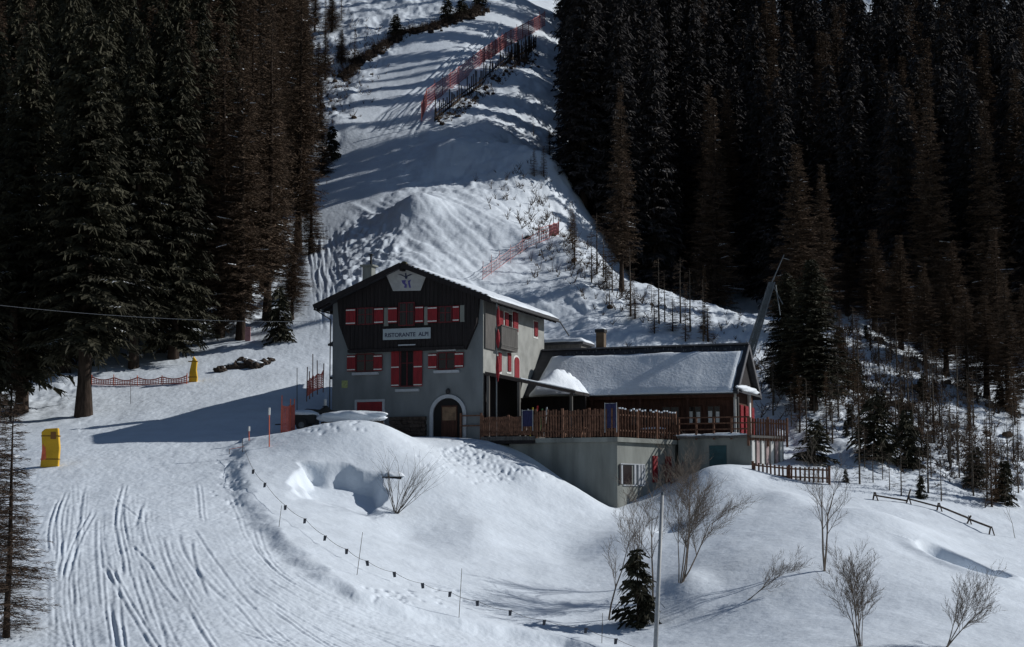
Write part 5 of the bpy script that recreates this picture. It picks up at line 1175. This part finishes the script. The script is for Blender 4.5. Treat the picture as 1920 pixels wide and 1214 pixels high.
# yellow pads
def pad(px0, px1, py0, py1, label, flat_=True):
    b = hit((px0 + px1) / 2, py1 - 3, 95); D = b[1]; L = P(px0, py1, D); R = P(px1, py0, D); w = (R[0] - L[0]) / 2; h = R[2] - L[2]
    o = empty('yellow_pad', (b[0], D, L[2]), label, 'safety pad'); rg = random.Random(px0); m = MB(); n = 10
    pr = [(-w, 0), (w * .9, -.05), (w, h * .5), (w * .8, h), (-w * .55, h * .98), (-w * .95, h * .9), (-w * .85, h * .45)]
    if not flat_: pr = [(-w * .8, 0), (w * .9, 0), (w, h * .2), (w * .75, h * .5), (w * .9, h * .8), (w * .1, h), (-w * .3, h * .75), (-w * .7, h * .4)]
    m.prism(pr, 'y', -.18, .18); bevel(m.build('foam', M_YEL, o), .07, 3)
    m = MB()
    for z in (.22, .8): m.box((-w * .96, -.195, h * z - .03), (w * .96, .195, h * z + .03))
    m.build('strap', mat('dark_yellow_strap', (.20, .11, .02), .7), o)
    if flat_:
        m = MB(); m.box((w * .05, -.2, h * .72), (w * .62, -.182, h * .9), 0); m.add([(-w * .9, -.185, h * .18), (-w * .35, -.185, h * .22), (-w * .45, -.185, h * .5), (-w * .75, -.185, h * .6), (-w * .9, -.2, h * .18), (-w * .35, -.2, h * .22), (-w * .45, -.2, h * .5), (-w * .75, -.2, h * .6)], [(3,2,1,0),(4,5,6,7),(0,1,5,4),(1,2,6,5),(2,3,7,6),(3,0,4,7)], 1)
        m.build('printed_patch', [mat('brown_print', (.22, .10, .03), .7), M_ORANGE], o)
    m = MB(); m.tube((0, .24, -.4), (0, .24, h * .95), .05, .05, 8); m.build('post', M_METAL, o)
pad(75, 113, 803, 878, 'large upright yellow foam pad with a red patch at the left edge of the piste')
pad(352, 371, 668, 719, 'narrow folded yellow foam pad beside the far end of the low orange net', False)
# rope with dark pennants down the snow bank
pn = [(475,884),(497,909),(535,951),(572,976),(610,1008),(650,1033),(688,1055),(739,1076),(792,1097),(844,1113),(895,1130),(957,1148),(1021,1166),(1099,1181),(1155,1201)]
pw_ = []
for (px, py) in pn: b = hit(px, py + 16, 62); pw_.append(Vector(P(px, py - 3, b[1])))
r = empty('pennant_rope', tuple(pw_[0]), 'drooping rope with small dark pennants following the edge of the snow bank', 'rope fence'); off = tuple(pw_[0]); m = MB()
st = hit(455, 845, 62); seq = [Vector(P(455, 832, st[1]))] + pw_ + [Vector(P(1230, 1222, pw_[-1].y - 2))]
for i in range(len(seq) - 1):
    prev = seq[i]
    for k in range(1, 7):
        t = k / 6; q = seq[i].lerp(seq[i + 1], t) - Vector((0, 0, .10 * 4 * t * (1 - t))); m.tube(prev, q, .010, n=4, cap=False); prev = q
m.build('rope', M_TWIGD, r, off=off, fixn=False)
rg = random.Random(4)
for p in pw_:
    m = MB(); w = .08; t = rg.uniform(-.05, .05); m.add([(p.x - w, p.y, p.z), (p.x + w, p.y, p.z + .02), (p.x + w * .8 + t, p.y, p.z - .24), (p.x - w * .8 + t, p.y, p.z - .25), (p.x - w, p.y + .03, p.z), (p.x + w, p.y + .03, p.z + .02), (p.x + w * .8 + t, p.y + .03, p.z - .24), (p.x - w * .8 + t, p.y + .03, p.z - .25)], [(3,2,1,0),(4,5,6,7),(0,1,5,4),(1,2,6,5),(2,3,7,6),(3,0,4,7)])
    m.build('pennant', mat('dark_pennant', (.06, .065, .08), .8), r, off=off)
for (px, pb, ptop, dx) in [(522, 988, 948, 6), (668, 1078, 998, 12), (860, 1158, 1066, 6), (1128, 1206, 1150, 2)]:
    b = hit(px, pb, 62); t = P(px + dx, ptop, b[1]); m = MB(); m.tube(Vector(b) - Vector((0, 0, .3)), Vector(t), .016, .012, 5); m.build('pole', M_BARKG, r, off=off)
# second rope near the mound top
b0 = Vector(P(430, 846, 112)); pp_ = [Vector(P(x, y, D)) for (x, y, D) in [(430, 843, 111.5), (470, 835, 112), (520, 826, 113.5), (560, 812, 115)]]
r = empty('cord_barrier', tuple(pp_[0]), 'taut pale cord at the foot of the lodge shadow', 'barrier'); m = MB()
for i in range(3): m.tube(pp_[i], pp_[i + 1], .025, n=5, cap=False)
m.build('rope', M_NETP, r, off=tuple(pp_[0]))
for p in (pp_[0], pp_[3]): m = MB(); m.tube(Vector((p.x, p.y, gz(p.x, p.y) - .2)), p, .02, n=5); m.build('peg', M_TWIGD, r, off=tuple(pp_[0]))
# pale pole in the foreground
tp = P(1242, 928, 80.0); bt = P(1228, 1240, 79.0); bt2 = bt - (tp - bt) * .3
r = empty('lift_pole', (bt[0], bt[1], gz(bt[0], bt[1])), 'tall pale metal pole rising from the bottom edge in front of the birches', 'pole'); off = tuple(r.location)
m = MB(); m.tube(Vector(bt2), Vector(tp), .115, .075, 14); m.build('shaft', M_POLE, r, off=off, smooth=True); m = MB(); m.tube(Vector(tp), Vector(tp) + Vector((.02, 0, .10)), .09, .06, 14); m.build('cap', M_METAL, r, off=off)
# power line to the lodge
A = Vector(P(-160, 553, 116)); Bv = Vector((*toW(-.1, .4), onY(622, 603, .4)[1])); r = empty('power_line', tuple(A), 'thin pale cable strung across the left trees to the lodge corner', 'cable'); m = MB(); prev = A
for k in range(1, 33):
    t = k / 32; q = A.lerp(Bv, t) - Vector((0, 0, .55 * 4 * t * (1 - t))); m.tube(prev, q, .014, n=4, cap=False); prev = q
m.build('cable', mat('pale_cable', (.35, .35, .36), .6), r, off=tuple(A), fixn=False)
# rock outcrop and stones
def rocks(label, lst, seed):
    for i, (px, py, s) in enumerate(lst):
        b = hit(px, py, 118); r = empty('rock', tuple(b), label, 'rock', 'rocks of the outcrop below the larches'); m = MB()
        blob(m, (0, 0, .1), (s, s * .7, s * .6), seed + i, 9, .38); m.build('stone', M_STONE, r, smooth=False)
        m = MB(); blob(m, (.1, .1, .1 + s * .52), (s * .7, s * .5, s * .17), seed + i + 5, 8, .2); m.build('snow_cap', M_SNOWC, r, smooth=True)
rocks('dark snow dusted rock of the outcrop beside the piste below the larches', [(412, 697, .45), (430, 692, .5), (448, 690, .6), (466, 688, .75), (480, 690, .6), (494, 684, .5), (506, 678, .35), (455, 680, .5)], 3)
b = hit(742, 895, 90); r = empty('board', tuple(b), 'dark plank end sticking out of the snow beside the dug out hollow', 'plank', rz=.05); m = MB(); m.box((-.8, -.15, -.12), (.35, .9, .02)); m.build('plank', M_BLACK, r); m = MB(); blob(m, (-.2, .5, .05), (.75, .62, .24), 3, 12, .2, floor=.024); m.build('snow_cap', M_SNOWC, r, smooth=True)
b = hit(465, 640, 125); r = empty('snow_stump', tuple(b), 'pinkish white marker board leaning in the snow between the larch trunks', 'board'); m = MB(); m.box((-.25, -.05, 0), (.2, .05, 1.2)); m.build('panel', M_NETP, r)
SC.render.engine = 'CYCLES'
